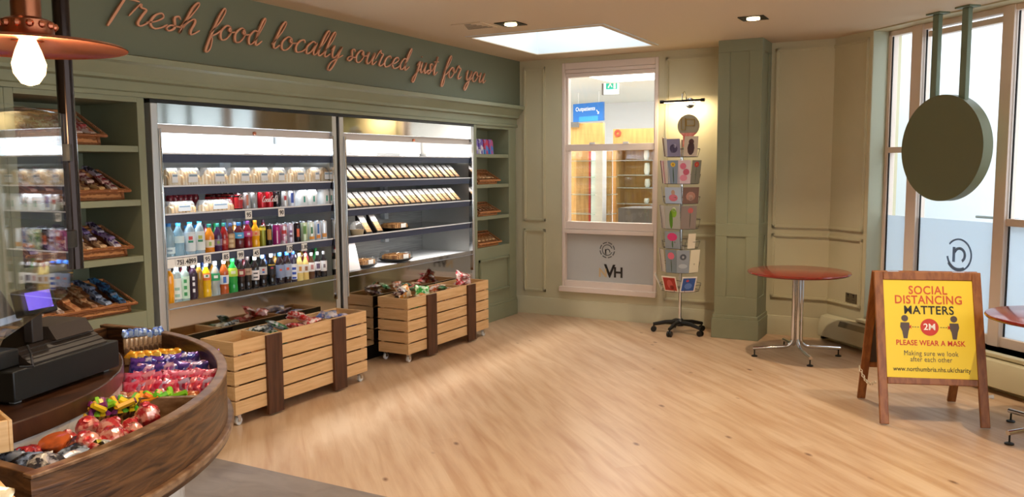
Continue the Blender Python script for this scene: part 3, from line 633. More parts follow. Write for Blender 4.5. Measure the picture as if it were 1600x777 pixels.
def yat(px, z, X): # along the fridge, where a given picture column meets the shelf line
    P = onX(px, 0, X); Q = onX(px, 777, X)
    k = (z-P.z)/(Q.z-P.z); return P.y+(Q.y-P.y)*k
dz0 = SHZ[0]+.001; R0 = .031
deck = [ # px, label, profile, h, r, liquid, cap, label colour, label zone, marks
 (266, 'orange juice bottle with white cap, first on the fridge deck', TALL, .235, .028, '#f2a01c', '#eeeeee', None, None, None),
 (277, 'clear coconut water bottle with pale label and white cap on the deck', TALL, .24, .031, '~#dff0ee', '#f6f6f4', '#e6f2ee', (.1, .66), [('#9cc8bc', 0, .03, .08), ('#9cc8bc', -.18, .03, .08)]),
 (290, 'clear bottle with green letters down its label and white cap on the deck', TALL, .235, .029, '~#d8f0e0', '#f4f4f4', '#cfe8d4', (.08, .7), [('#3f9a58', .18, .018, .1), ('#3f9a58', .0, .018, .1), ('#3f9a58', -.18, .018, .1)]),
 (303, 'dark purple label bottle with white vertical letters and white cap on the deck', TALL, .235, .028, '#3a2434', '#f2f2f2', '#34202f', (.08, .74), [('#e9e4ea', .2, .014, .1), ('#e9e4ea', .04, .014, .1), ('#e9e4ea', -.14, .014, .1)]),
 (312, 'amber drink bottle with grey cap on the deck', TALL, .235, .026, '#9a7326', '#c8cdd4', None, None, None),
 (323.5, 'yellow soda bottle with orange and white label on the deck', SODA, .235, R0, '#e8b81a', '#e8eaee', '#e0783a', (.5, .7), [('#f6f4ee', .02, .036, .09), ('#3d7f3a', .03, .014, .05)]),
 (337.5, 'clear lemonade bottle with green label on the deck', SODA, .235, R0, '~#c9d4d4', '#d8e4e8', '#2f9a62', (.45, .66), [('#f2f6f2', .01, .026, .08)]),
 (351, 'orange red soda bottle with blue and white label on the deck', SODA, .24, R0, '#b4521e', '#dfe3ea', '#e8e6ea', (.3, .56), [('#3b6fc0', .0, .02, .18)]),
 (364.5, 'bright green soda bottle with lime label and green cap on the deck', SODA, .243, .034, '#1f9a3e', '#2fbf52', '#b9d84a', (.48, .72), [('#e6f2d0', .0, .03, .08)]),
 (377, 'dark soda bottle with red and cream label behind the green bottle', SODA, .24, .029, '#231a1c', '#3a3438', '#8e2c30', (.45, .66), [('#d8c9b6', .0, .026, .1)]),
 (387.5, 'dark soda bottle with tan label on the deck', SODA, .24, .03, '#201a1a', '#4a3c38', '#b7977c', (.46, .66), [('#8a6a52', .0, .03, .06)]),
 (399, 'cola bottle with white script label on the deck', SODA, .235, R0, '#1d1617', '#d0cfd2', '#ece6e4', (.28, .58), [('#3a3034', .06, .03, .04), ('#3a3034', -.06, .03, .04)]),
 (411, 'cola bottle with silver label and blue dot beside the white script bottle', SODA, .24, .032, '#191416', '#7fa8d8', '#c7c2bc', (.4, .64), [('#c23a40', .03, .016, .06), ('#2f5fb0', -.04, .016, .05)]),
 (424.5, 'black cola bottle with yellow band on its neck on the deck', SODA, .24, .033, '#171314', '#b9bcc4', '#1c181a', (.36, .68), [('#e8b93a', .14, .05, .03), ('#c23a40', .05, .018, .05)]),
 (438, 'blue capped cola bottle with silver blue label, left of an identical pair', SODA, .24, .033, '#2a1c20', '#3f78d0', '#8d9ab8', (.22, .62), [('#d8543c', .05, .016, .06)]),
 (449, 'blue capped cola bottle with silver blue label, right of an identical pair', SODA, .24, .033, '#2a1c20', '#3f78d0', '#a8b4cc', (.22, .62), [('#e0603a', .05, .02, .08)]),
 (459, 'slim bottle with blue and white striped label and blue cap on the deck', TALL, .235, .027, '#3a3040', '#2f62c8', '#eef0f4', (.1, .6), [('#2f52b8', .1, .03, .08), ('#2f52b8', -.05, .03, .08), ('#2f52b8', -.2, .03, .06)]),
 (468.5, 'pale yellow milkshake bottle, left one, on the deck', JUICE, .215, .028, '#e9cf7e', '#f4ecd0', '#f2ece0', (.3, .6), [('#d8953a', .0, .02, .16)]),
 (478, 'pale yellow milkshake bottle, right one, on the deck', JUICE, .205, .026, '#e6c878', '#eee4c8', '#f0ece4', (.3, .6), [('#a06a4a', .0, .02, .16)]),
 (487, 'brown milkshake bottle with white label on the deck', JUICE, .205, .027, '#5a3a28', '#d8d4d0', '#f2efec', (.3, .64), [('#c88a8a', .0, .02, .18)]),
 (496.5, 'black drink bottle with white label and dark cross mark on the deck', JUICE, .205, .027, '#241e22', '#d4d4d8', '#f0eef0', (.3, .64), [('#6b5a78', .0, .026, .2)]),
 (506, 'last bottle on the deck, white label near the chrome upright', JUICE, .205, .027, '#2a2426', '#d8d8dc', '#f4f2f2', (.24, .64), [('#8a7a80', .0, .016, .14)]),
]
for px, lb, P, h, r, liq, cap, lc, lz, mk in deck:
    y = yat(px, dz0, XDK); bottle((XDK, y, dz0), lb, P, h, r, liq, cap, lc, lz or (.3, .6), mk)
zd = Z_D+.001
row_d = [
 (265, 'large clear water bottle, first on the upper drinks shelf', WATER, .225, .036, '~#bfe2f2', '#3f8fdc', '#cfe6f0', (.12, .3), [('#8aa8c0', 0, .03, .05)]),
 (280, 'clear blue water bottle, second on the upper drinks shelf', WATER, .225, .036, '~#b2dcee', '#3f9fe8', '#d4ecf2', (.4, .6), None),
 (298, 'flavoured water bottle with red berry label and blue cap', WATER, .235, .035, '~#d4e8f0', '#3fb4f0', '#d9e4ea', (.12, .66), [('#d8504a', .1, .024, .1), ('#2f8a6a', .0, .03, .06)]),
 (313, 'flavoured water bottle with green lemon label and blue cap', WATER, .235, .033, '~#d8e8ec', '#4fb0ec', '#dde4e4', (.12, .66), [('#b4b848', .1, .024, .1), ('#2f8a5a', .0, .03, .06)]),
 (328, 'orange juice drink bottle with green and white cap', JUICE, .195, .033, '#e88a1c', '#2f8a78', '#f0e2cc', (.2, .46), [('#a8c060', .0, .016, .14)]),
 (341, 'purple juice drink bottle with green cap', JUICE, .195, .029, '#46244e', '#2f8a78', '#8e7a94', (.24, .46), [('#8ab048', -.0, .016, .1)]),
 (350.5, 'red juice drink bottle with green cap', JUICE, .195, .03, '#9a1c1e', '#2f7a6a', '#b04038', (.22, .46), [('#d8a088', .0, .016, .12)]),
 (361, 'brown drink bottle with tan squared label', WATER, .19, .028, '#5a3430', '#4a5a88', '#b89468', (.1, .62), [('#d8bf94', .16, .03, .1), ('#d8bf94', .0, .03, .1), ('#d8bf94', -.17, .03, .1)]),
 (374, 'dark red drink bottle with sky blue label and blue cap', WATER, .19, .033, '#5e2026', '#3f7fc8', '#4fa8dc', (.42, .64), [('#eef4f8', .0, .026, .05)]),
 (388, 'red soft drink bottle with pink label and purple cap', SODA, .195, .031, '#8e1424', '#7a3a80', '#c84a80', (.44, .64), [('#f0dfe8', .0, .02, .08)]),
 (399.5, 'yellow orange soft drink bottle with orange cap', SODA, .195, .031, '#efae14', '#f0962a', '#eab070', (.44, .62), [('#e8603a', .0, .016, .08)]),
]
for px, lb, P, h, r, liq, cap, lc, lz, mk in row_d:
    y = yat(px, zd, XD); bottle((XD, y, zd), lb, P, h, r, liq, cap, lc, lz, mk)
for px, c, c2, lb, mk in [(410.5, '#8a8a26', None, 'olive green slim can on the upper drinks shelf', [('#e8d84a', .34, .06, .12)]), (420.5, '#2a2018', None, 'black can with gold picture on the upper drinks shelf', [('#c08a3a', .05, .03, .5)]),
    (432.5, '#a82a74', None, 'magenta can with white letter on the upper drinks shelf', [('#e8c8dc', -.1, .008, .6)]), (443.5, '#c88098', '#d8d0d4', 'pink and white can on the upper drinks shelf', [('#c03a3a', .1, .036, .18)]), (454, '#cfc6d6', None, 'pale lilac can with dark diagonal marks', [('#8a6a9a', .1, .024, .12), ('#7a5a6a', -.12, .024, .12)]),
    (465, '#22181c', None, 'black can with orange flame mark', [('#e8683a', .0, .02, .4)]), (475.5, '#d3e2bc', None, 'pale can with green leaf mark', [('#6a9a4a', .1, .024, .4)]), (486.5, '#e6ecdf', None, 'white can with green mark and orange foot', [('#2f7a4a', .05, .014, .34), ('#e89a3a', -.33, .04, .14)]),
    (496.5, '#d8dce6', None, 'white can with blue edge and orange foot', [('#3a6ab0', .1, .014, .5), ('#e8943a', -.3, .03, .18)]), (506, '#e9edf2', None, 'last can by the chrome upright, white and pale orange', [('#e8a050', -.26, .036, .2)])]:
    y = yat(px, zd, XD); can((XD, y, zd), lb, c, .155, .027 if px > 426 else .024, c2, mark=mk)
zc_ = Z_C+.001
y = yat(373, zc_, XD); bottle((XD, y, zc_), 'red labelled cola bottle at the front of its row on the milk shelf', SODA, .15, .029, '#2a1416', '#8a1c20', '#c0202a', (.1, .72), None)
inst('script_lettering', script_mesh('Coke', -.02, .02, .016, .001, plain('#fbf6f2'), 'script_lettering', .12, .2, k=3), [o for o in COL.objects if o.name.startswith('bottle')and o.type == 'EMPTY'][-1], (.027, -.0175, .075), (PI/2, 0, math.radians(57)))
for i, px in enumerate((362, 353, 344, 335, 326)):
    bottle((XD-.07-.055*i, yat(373, zc_, XD)-.065*0-.0*i, zc_), f'red labelled cola bottle, {ORD[i+1]} in the row running back on the milk shelf', SODA, .15, .027, '#2a1416', '#8a1c20', '#b01c26', (.1, .72), None, group='cola bottles on the milk shelf')
for px, c, c2, lb, sc, mk in [(386, '#b9b4b2', None, 'silver can left of the red cans on the milk shelf', None, [('#c8785a', .05, .014, .6)]), (396.5, '#a7a6a6', None, 'grey can beside the red cans on the milk shelf', None, [('#8a8a8a', 0, .012, .3)]), (409, '#c31f2a', None, 'red cola can with white script, left of two', 'Coca', None), (421, '#c31f2a', None, 'red cola can with white script, right of two', 'Cola', None),
    (432.5, '#211a1c', None, 'black cola can on the milk shelf', None, [('#b8a8a8', .0, .01, .5)]), (445, '#d6d2d0', None, 'white can with red dot on the milk shelf', None, [('#c8323a', .06, .018, .26)]), (456, '#e4e6ee', None, 'white can with blue band next to the milk', None, [('#3a56b0', .05, .02, .6)])]:
    can((XD, yat(px, zc_, XD), zc_), lb, c, .125, .029 if sc else .026, c2, script=sc, mark=mk)
def milk(loc, label):
    t = thing('milk_bottle', label, 'milk bottle', loc, 0, 'milk bottles')
    b = MB(); b.lathe([(.040, 0), (.045, .01), (.046, .10), (.036, .124), (.018, .142), (.018, .146)], 16, sq=5); b.build('bottle_body', plain('#f4f6f4', .3), t)
    b = MB(); b.lathe([(.02, .139), (.02, .150), (.017, .151)], 12); b.build('cap', plain('#1f9a86'), t)
    b = MB(); rr = .0465; b.box(.034, .0475, -.014, .0, .03, .075); b.build('label', plain('#1fa08a'), t)
    return t
for px, l_ in ((470, 'white milk bottle with green cap, left of three'), (485, 'white milk bottle with green cap, middle of three'), (505, 'white milk bottle with green cap, by the chrome upright')): milk((XD-.03, yat(px, zc_, XD-.03), zc_), l_)
# rows standing behind the front ones
BACKS = [('#24181a', '#2a2a30'), ('#5a3028', '#38507a'), ('#c88a2a', '#d8d8d8'), ('#2a4a7a', '#3a62b0'), ('#2f7a44', '#2fa050'), ('#8a2a30', '#503048')]
for rowz, X0, pxs, h in ((dz0, XDK-.085, list(range(286, 515, 16)), .235), (zd, XD-.085, list(range(292, 420, 15)), .19), (dz0, XDK-.165, list(range(300, 515, 19)), .235)):
    where = 'fridge deck' if rowz == dz0 else 'upper drinks shelf'
    nb = 'second row' if X0 > XL-.2 else 'third row'
    for i, px in enumerate(pxs):
        c, cp = BACKS[(i*5+int(h*100)) % 6]; 
        if rowz == zd and px < 320: c, cp = '~#cfe6f2', '#3f9fe8'
        bottle((X0, yat(px, rowz, X0), rowz), f'bottle in the {nb} on the {where}, {nth(i, len(pxs))}', SODA if i % 3 else WATER, h, .028, c, cp, group=f'bottles in the {nb} on the {where}')
for i, px in enumerate(range(424, 512, 12)): can((XD-.08, yat(px, zd, XD-.08), zd), f'can in the second row on the upper drinks shelf, {nth(i, 8)}', ['#7a8a96', '#b8b0b4', '#404854', '#c8ccd2'][i % 4], .155, .026, group='cans in the second row')
# wrapped bread and sandwich packs on the two upper shelves of the drinks fridge
WRAP = clear('cling_wrap', '#fdfdfd', ior=1.5, rough=.1, solid=.16, body='#f6f3ee'); BREAD = M('bread', '#cfa46a', .7, c2='#efdcb8', scale=9, stretch=(1, 9, 1), kind='wave', lo=.3, hi=.7)
def pack(loc, label, w, h, d, lbl=True, c=None, group=None, nm='sandwich_pack', cat='sandwich pack'):
    t = thing(nm, label, cat, loc, 0, group)
    b = MB(); n = 7
    for i in range(n): y = -w*.42+w*.84*i/(n-1)*.98; e = h*(.92*(1-abs(2*i/(n-1)-1)**3*.35)+.03*math.sin(i*2.1)); b.prismy([(d*.41*math.cos(a)*(1 if abs(math.cos(a)) > .5 else 1), .004+(e-.004)*max(0, math.sin(a))**.45) for a in [PI*q/10 for q in range(11)]], y, y+w*.84/n*.86)
    b.build('filling', c or BREAD, t)
    b = MB(); prof = [(-.5, 0), (-.48, .75), (-.3, .97), (.25, .95), (.46, .7), (.5, 0)]; vs = []
    for k, s in enumerate((-1, -.86, .86, 1)):
        q = .72 if abs(s) == 1 else 1
        for y_, z_ in prof: vs.append((y_*d*q, s*w/2, z_*h*q))
    fs = [(j*6+i, j*6+i+1, j*6+7+i, j*6+6+i) for j in range(3) for i in range(5)]+[(0, 1, 2, 3, 4, 5), (18, 19, 20, 21, 22, 23)]
    b.add(vs, fs); b.build('wrapper', WRAP, t)
    if lbl:
        b = MB(); b.box(d*.5+.001, d*.5+.003, -w*.2, w*.26, h*.2, h*.66); lo = b.build('label', plain('#f2f3f2'), t)
        b = MB(); b.box(d*.5+.003, d*.5+.0036, -w*.17, w*.23, h*.5, h*.6); b.build('label_print', plain('#8ea6b8'), lo)
    return t
zb_ = Z_B+.001
BP = ['clear tub half hidden behind the left upright', 'wrapped sandwich with square label', 'wrapped sandwich with tilted label and tan bread', 'wrapped sandwich with grey label', 'pale wrapped roll with blue print', 'pale wrapped roll with green print', 'large white wrapped pack', 'wrapped pack with brown crust edge', 'pale wrapped pack at the right end']
for (px, w), l_ in zip(((264, .10), (292, .17), (334, .19), (374, .17), (404, .15), (431, .14), (461, .17), (487, .10), (502, .12)), BP):
    pack((XD-.04, yat(px, zb_, XD-.04), zb_), l_+' on the third shelf of the drinks fridge', w*.93, .125, .11)
za_ = Z_A+.001
for (px, w), l_ in zip(((300, .2), (352, .22), (414, .19), (464, .17)), ('white wrapped loaf at the left of the top drinks fridge shelf', 'white wrapped loaf left of the middle on the top drinks fridge shelf', 'pale blue wrapped tray on the top drinks fridge shelf', 'pale blue wrapped tray at the right of the top shelf')): pack((XD-.2, yat(px, za_, XD-.2), za_), l_, w, .09, .16, False, plain('#d8e6ee'))
for (px, w), l_ in zip(((280, .21), (336, .27)), ('flat wrapped bread pack at the left end of the milk shelf', 'flat wrapped bread pack in front of the cola row')): pack((XD-.005-.045, yat(px, zc_, XD-.05), zc_), l_, w, .085, .09)
for i in range(6): bottle((XD-.3, yat(266+i*8, zc_, XD-.3), zc_), f'dark red bottle behind the flat bread pack, {nth(i, 6)}', SODA, .15, .025, '#7a1a26', '#8a2430', group='dark red bottles behind the bread')
# sandwich cartons in the right-hand fridge
CARD = plain('#efeceb'); FILL = M('sandwich_filling', '#bf8c56', .6, c2='#dcbc8a', scale=7, stretch=(1, 1, 10), lo=.35, hi=.65, kind='noise'); CDARK = M('carton_side', '#4a403c', .5)
def carton(loc, label, w=.085, h=.135, d=.13, group=None, fill=None, side=None):
    t = thing('sandwich_carton', label, 'sandwich carton', loc, 0, group)
    b = MB(); b.prismy([(0, .0), (0, .018), (-d, h), (-d-.012, h), (-d-.012, 0)], -w/2, w/2); b.build('carton_body', side or CDARK, t)
    def face(f0, f1, y0, y1, off):
        nx, nz = h-.018, d; l = math.hypot(nx, nz); nx, nz = nx/l*off, nz/l*off
        P = lambda f: (-d*f+nx, .018+(h-.018)*f+nz); Q = lambda f: (-d*f+nx*.1, .018+(h-.018)*f+nz*.1)
        return [(P(f0)[0], y0, P(f0)[1]), (P(f0)[0], y1, P(f0)[1]), (P(f1)[0], y1, P(f1)[1]), (P(f1)[0], y0, P(f1)[1]), (Q(f0)[0], y0, Q(f0)[1]), (Q(f0)[0], y1, Q(f0)[1]), (Q(f1)[0], y1, Q(f1)[1]), (Q(f1)[0], y0, Q(f1)[1])]
    F = [(0, 1, 2, 3), (7, 6, 5, 4), (0, 4, 5, 1), (1, 5, 6, 2), (2, 6, 7, 3), (3, 7, 4, 0)]
    b = MB(); b.add(face(.02, .58, -w*.36, w*.40, .004), F); b.build('sandwich_window', fill or FILL, t)
    b = MB(); b.add(face(.58, .98, -w*.40, w*.42, .005), F); b.build('top_label', CARD, t)
    return t
XS = XL-.035; fills = [FILL, M('sandwich_filling_brown', '#a97648', .6, c2='#d8b48a', scale=7, stretch=(1, 1, 10)), M('sandwich_filling_pale', '#d8bd84', .6, c2='#e8d4a8', scale=7, stretch=(1, 1, 10))]
yb0, yb1 = 5.40, 7.13
zrC = 1.306+.001
for nm, z, n, sh in (('upper', zb_, 18, 'upper'), ('lower', zrC, 20, 'lower')):
    for i in range(n):
        y = yb0+(yb1-yb0)*(i+.5)/n
        carton((XS-.004*rnd.random(), y, z), f'tilted sandwich carton, {nth(i, n)} in the {sh} carton row', .078, .135, .125, f'sandwich cartons in the {sh} row', fills[(i*7+len(nm)) % 3])
zrd = Z_D+.001
for px, l_ in ((558, 'salad tub with domed clear lid at the left of the platter shelf'),):
    t = thing('salad_tub', l_, 'tub', (XS-.06, yat(px, zrd, XS-.06), zrd))
    b = MB(); b.lathe([(.05, 0), (.062, .05)], 14); b.build('tub', plain('#c9b08a'), t); b = MB(); b.lathe([(.064, .051), (.06, .085), (.035, .115), (.01, .12)], 14); b.build('lid', WRAP, t)
for px, l_ in ((577, 'black sided sandwich carton left of a pair on the platter shelf'), (594, 'black sided sandwich carton right of a pair on the platter shelf')): carton((XS, yat(px, zrd, XS), zrd), l_, .09, .16, .1, side=plain('#1c1818'))
def platter(loc, label, w, d, dome=True):
    t = thing('food_platter', label, 'platter', loc)
    b = MB(); b.lathe([(w/2*.8, 0), (w/2, .022), (w/2*.97, .024), (w/2*.78, .006)], 20, sq=4); o = b.build('tray', plain('#14110f', .3), t); 
    b = MB(); n = 7
    for i in range(n): y = -w*.34+w*.68*i/(n-1); b.box(-w*.3, w*.33, y-w*.04, y+w*.04, .012, .055+.008*(i % 2))
    b.build('food', M('platter_food', '#8a5a36', .6, c2='#c99a62', scale=30), t)
    b = MB(); b.box(w*.34, w*.345, -.01, w*.26, .022, .06); b.build('label', plain('#efece6'), t)
    if dome: b = MB(); b.lathe([(w/2*.97, .025), (w/2*.93, .07), (w/2*.82, .088), (.01, .09)], 20, sq=4); b.build('lid', clear('platter_lid', '#ffffff', ior=1.35), t)
platter((XS-.13, yat(634, zrd, XS-.0), zrd), 'sandwich platter with white label on the shelf above the fridge deck', .25, .2, False)
zk = SHZ[0]+.013
platter((XS-.13, yat(582, zk, XS-.02), zk), 'round black platter with clear lid, left on the right fridge deck', .22, .2)
platter((XS-.145, yat(636, zk, XS-.02), zk), 'round black platter with clear lid, right on the right fridge deck', .27, .2)
b = MB(); b.bar((-.02, 0, 0), (-.09, 0, .27), .16, .004, up=(1, 0, .2)); tag(b.build('white_card', CARD, None, (XS, yat(550, zk, XS)+.055, zk)), 'plain white card leaning at the left of the right fridge deck', 'card')
for (px, w, c), l_ in zip(((572, .16, '#d8d2c8'), (640, .16, '#c9d6e2'), (682, .2, '#6e6a66'), (706, .12, '#c9b89a')), ('white wrapped roll at the left of the top sandwich shelf', 'pale blue wrapped roll on the top sandwich shelf', 'dark grey wrapped tray on the top sandwich shelf', 'tan wrapped roll at the right of the top sandwich shelf')): pack((XD-.15, yat(px, za_, XD-.15), za_), l_, w, .085, .13, False, plain(c))

# ------------------------------------------------------------------ cursive lettering on the sign wall
for w, y0, y1 in (('Fresh', 3.215, 3.885), ('food', 3.92, 4.465), ('locally', 4.52, 5.29), ('sourced', 5.345, 6.235), ('just', 6.225, 6.665), ('for', 6.70, 7.06), ('you', 7.105, 7.53)):
    me = script_mesh(w, y0, y1, .098, .014, COPPERL, 'lettering')
    # local x -> +Y, y -> +Z, z -> +X
    o = bpy.data.objects.new('word_lettering', me); COL.objects.link(o)
    o.matrix_world = Matrix(((0, 0, 1, XL+.018), (1, 0, 0, y0), (0, 1, 0, 2.502), (0, 0, 0, 1)))
    tag(o, f'copper cursive word "{w}" mounted on the dark green sign wall', 'lettering', None)
    b = MB()
    for yy in (y0+.12, (y0+y1)/2, y1-.1): pass

# ------------------------------------------------------------------ sweets and bars
FOILS = {}
def foil(c, c2, sc=26, rough=.25, metal=.25): return M(f'wrapper_{c[1:]}_{c2[1:]}', c, rough, metal, c2=c2, scale=sc, lo=.45, hi=.56, bump=.25, coat=.3)
def bag_mesh(w, h, d, mats, seed=0, crimp=True):
    r = random.Random(seed); b = MB(); nu, nv = 9, 7; vs = []
    for side in (1, -1):
        for i in range(nu):
            for j in range(nv):
                u, v = i/(nu-1)*2-1, j/(nv-1)*2-1
                puff = max(0, (1-abs(u)**3)*(1-abs(v)**2.4))
                z = side*(d/2*puff**.6*(1+.35*(r.random()-.5)) if puff > 0 else 0)
                if crimp and abs(u) == 1: z = .006*math.sin(j*2.4+seed)
                vs.append((u*w/2*(1-.08*(1-abs(v))*0), v*h/2*(1-.12*(1-abs(u)) if abs(u) < 1 else 1), z))
    fs = []; k = nu*nv
    for i in range(nu-1):
        for j in range(nv-1): a = i*nv+j; fs += [(a, a+1, a+nv+1, a+nv), (k+a, k+a+nv, k+a+nv+1, k+a+1)]
    b.add(vs, fs)
    return b.mesh('sweet_bag', mats, True, 60)
def place(me, nm, label, cat, loc, rot, group=None):
    return tag(inst(nm, me, None, loc, rot), label, cat, group)
_bags = {}
def bag(w, h, d, c, c2, var):
    k = (w, h, d, c, c2, var)
    if k not in _bags: _bags[k] = bag_mesh(w, h, d, foil(c, c2), var)
    return _bags[k]

# ------------------------------------------------------------------ wooden crates on castors
def crate(label, y0, y1, xb, xf, divs):
    t = thing('wooden_crate', label, 'crate', ((xb+xf)/2, (y0+y1)/2, 0)); hx, hy = (xf-xb)/2, (y1-y0)/2; z0, n, gap, top = .075, 5, .012, .55
    sh = (top-z0-gap*(n-1))/n
    for s, nm in ((1, 'front_slat'), (-1, 'back_slat')):
        for i in range(n):
            z = z0+i*(sh+gap); b = MB(); a, c = sorted((s*hx, s*(hx-.016))); b.box(a, c, -hy, hy, z, z+sh); b.build(nm, PINE, t, bev=.0015)
    for s in (-1, 1):
        for i in range(n):
            z = z0+i*(sh+gap); b = MB(); a, c = sorted((s*hy, s*(hy-.016))); b.box(-hx+.0165, hx-.0165, a, c, z, z+sh)
            o = b.build('end_slat', PINE_T, t, bev=.0015)
    b = MB()
    for sx in (-1, 1):
        for sy in (-1, 1): b.box(sx*(hx-.034)-.017, sx*(hx-.034)+.017, sy*(hy-.034)-.017, sy*(hy-.034)+.017, z0+.01, top-.03)
    b.box(-hx+.0165, hx-.0165, -hy+.0165, hy-.0165, z0, z0+.015); b.build('inner_frame', PINE, t)
    b = MB(); b.box(-hx+.018, hx-.018, -hy+.018, hy-.018, .40, .412); b.build('tray_floor', PINE, t)
    for d in divs: b = MB(); b.box(-hx+.017, hx-.017, d-hy-y0*0-.008, d-hy+.008, .413, top-.004); b.build('divider', PINE_T, t)
    for s in (.255, .75):
        b = MB(); yy = -hy+2*hy*s; b.box(hx+.0005, hx+.02, yy-.07, yy+.07, .012, top-.003); b.build('strap_board', STAIN, t, bev=.002); b = MB(); b.box(-hx-.014, -hx-.0005, yy-.07, yy+.07, .012, top-.003); b.build('strap_board', STAIN, t, bev=.002)
    b = MB()
    for s in (-1, 1):
        for yy in (-hy+.0, ):
            pass
    for sx in (-1, 1):
        for sy in (-1, 1):
            cx, cy = sx*(hx-.035), sy*(hy-.05)
            b = MB(); b.tube([(cx-.009, cy, .026), (cx+.009, cy, .026)], .026, 14); w = b.build('castor_wheel', M('castor_white', '#d6d2ca', .4), t)
            b = MB(); b.box(cx-.02, cx+.02, cy-.022, cy+.022, .068, .0745); b.box(cx-.015, cx-.011, cy-.012, cy+.012, .024, .07); b.box(cx+.011, cx+.015, cy-.012, cy+.012, .024, .07); b.tube([(cx-.016, cy, .026), (cx+.016, cy, .026)], .005); b.build('castor_fork', CHROME, w)
    return t
C1 = (3.735, 5.072, -4.345, -4.045); C2 = (5.672, 7.02, -4.398, -4.085)
crate('pine slatted crate on castors nearest the curved counter, dark brown straps, holding sweet bags', *C1, (.345, .93))
crate('pine slatted crate on castors further from the counter, in front of the sandwich fridge', *C2, (.44, .90))
def fill_crate(C, base, spans, tops):
    for (a, e, n, cols, nm, lift) in spans:
        y0, y1, xb, xf = C
        for i in range(n):
            c, c2 = cols[i % len(cols)]
            y = y0+a+.06+(e-a-.12)*rnd.random() if n > 1 else y0+(a+e)/2
            x = xb+.085+(xf-xb-.17)*rnd.random(); z = .44+lift*i/max(1, n-1)
            w, h = .13+.03*rnd.random(), .085+.02*rnd.random()
            place(bag(round(w, 2), round(h, 2), .04, c, c2, i % 4), 'sweet_bag', f'{nm}, {ORD[i]} up in its heap', 'bag of sweets', (x, y, z), (rnd.uniform(-.45, .45), rnd.uniform(-.45, .45), rnd.random()*6), nm+' heap')
fill_crate(C1, 0, [(.05, .34, 4, [('#5a4a42', '#cfc4b4'), ('#6a2a30', '#d8ccc0')], 'dark and silver bag in the nearest crate compartment', .0),
    (.36, .62, 8, [('#2f6a3a', '#c9cfc4'), ('#c8cacb', '#2a2a2e'), ('#3a4a44', '#d9dcd8'), ('#b9bcc0', '#286a3a')], 'green and silver sweet bag in the first crate', .125),
    (.62, .93, 10, [('#c93a36', '#f0d8d0'), ('#d8463c', '#f4c8b8'), ('#c02a34', '#e8a8a0')], 'red and pink sweet bag in the first crate', .16),
    (.95, 1.30, 6, [('#4a5a9a', '#d8c8d4'), ('#b8a0ac', '#4a62a8'), ('#e2d2d0', '#8a90b8')], 'blue and lilac bag at the first crate far end', .12)], 0)
fill_crate(C2, 0, [(.04, .43, 9, [('#e08a3a', '#f4e2c4'), ('#5a2030', '#d9c8c0'), ('#2f9a3a', '#d8e4c8'), ('#e9e2d8', '#7a4a4a'), ('#6a5a34', '#e6dfc0')], 'mixed coloured bag at the second crate near end', .16),
    (.46, .89, 9, [('#e87a3c', '#f4e6dc'), ('#f0ece6', '#e08a4a'), ('#d85a2c', '#f6d2b0'), ('#2f6a38', '#88a87c')], 'orange and white bag in the second crate', .12),
    (.92, 1.30, 6, [('#c02a2e', '#f0ccc0'), ('#e2d6d2', '#b83a40')], 'red and white bag at the second crate far end', .15)], 0)
place(bag(.2, .14, .05, '#c8262a', '#f2d4cc', 1), 'sweet_bag', 'large red and white bag standing up out of the far end of the second crate', 'bag of sweets', (-4.22, 6.78, .585), (1.1, .35, 1.3))
place(bag(.15, .12, .05, '#2f9a3a', '#d8e8c4', 2), 'sweet_bag', 'upright green bag at the near end of the second crate', 'bag of sweets', (-4.16, 6.0, .565), (1.2, .2, 1.2))
place(bag(.15, .12, .05, '#e8963c', '#f4dcb8', 3), 'sweet_bag', 'upright orange bag at the near end of the second crate', 'bag of sweets', (-4.26, 5.86, .575), (1.2, -.2, 1.4))

# ------------------------------------------------------------------ wicker trays with bars on the shelving
TILT = .26
def basket(label, loc, w, d, hb, hf, t_=.014):
    """w along Y, d along X (front at +x); back higher than front"""
    t = thing('wicker_tray', label, 'basket', (loc[0], loc[1], loc[2]+d/2*math.sin(TILT))); t.rotation_euler = (0, TILT, 0)
    b = MB(); x0, x1, y0, y1 = -d/2, d/2, -w/2, w/2
    b.box(x0, x1, y0, y1, .0, .012)
    def side(P, Q, hp, hq, n):
        P, Q, n = Vector(P), Vector(Q), Vector(n)
        vs = [P, Q, Q+Vector((0, 0, hq))-n*.02, P+Vector((0, 0, hp))-n*.02]; vs += [v+n*t_ for v in vs]
        b.add(vs, [(0, 1, 2, 3), (7, 6, 5, 4), (0, 4, 5, 1), (1, 5, 6, 2), (2, 6, 7, 3), (3, 7, 4, 0)])
    side((x1-t_, y0, .0), (x1-t_, y1, 0), hf, hf, (1, 0, 0)); side((x0+t_, y1, 0), (x0+t_, y0, 0), hb, hb, (-1, 0, 0))
    side((x0, y1-t_, 0), (x1, y1-t_, 0), hb, hf, (0, 1, 0)); side((x1, y0+t_, 0), (x0, y0+t_, 0), hf, hb, (0, -1, 0))
    b.build('basket_weave', WICKER, t)
    b = MB(); e = .016; b.tube([(x1+e, y0-e, hf), (x1+e, y1+e, hf), (x0-e, y1+e, hb), (x0-e, y0-e, hb), (x1+e, y0-e, hf), (x1+e, y0, hf)], .011, 8); b.build('rim', WICKER, t)
    return t
BAR = {}
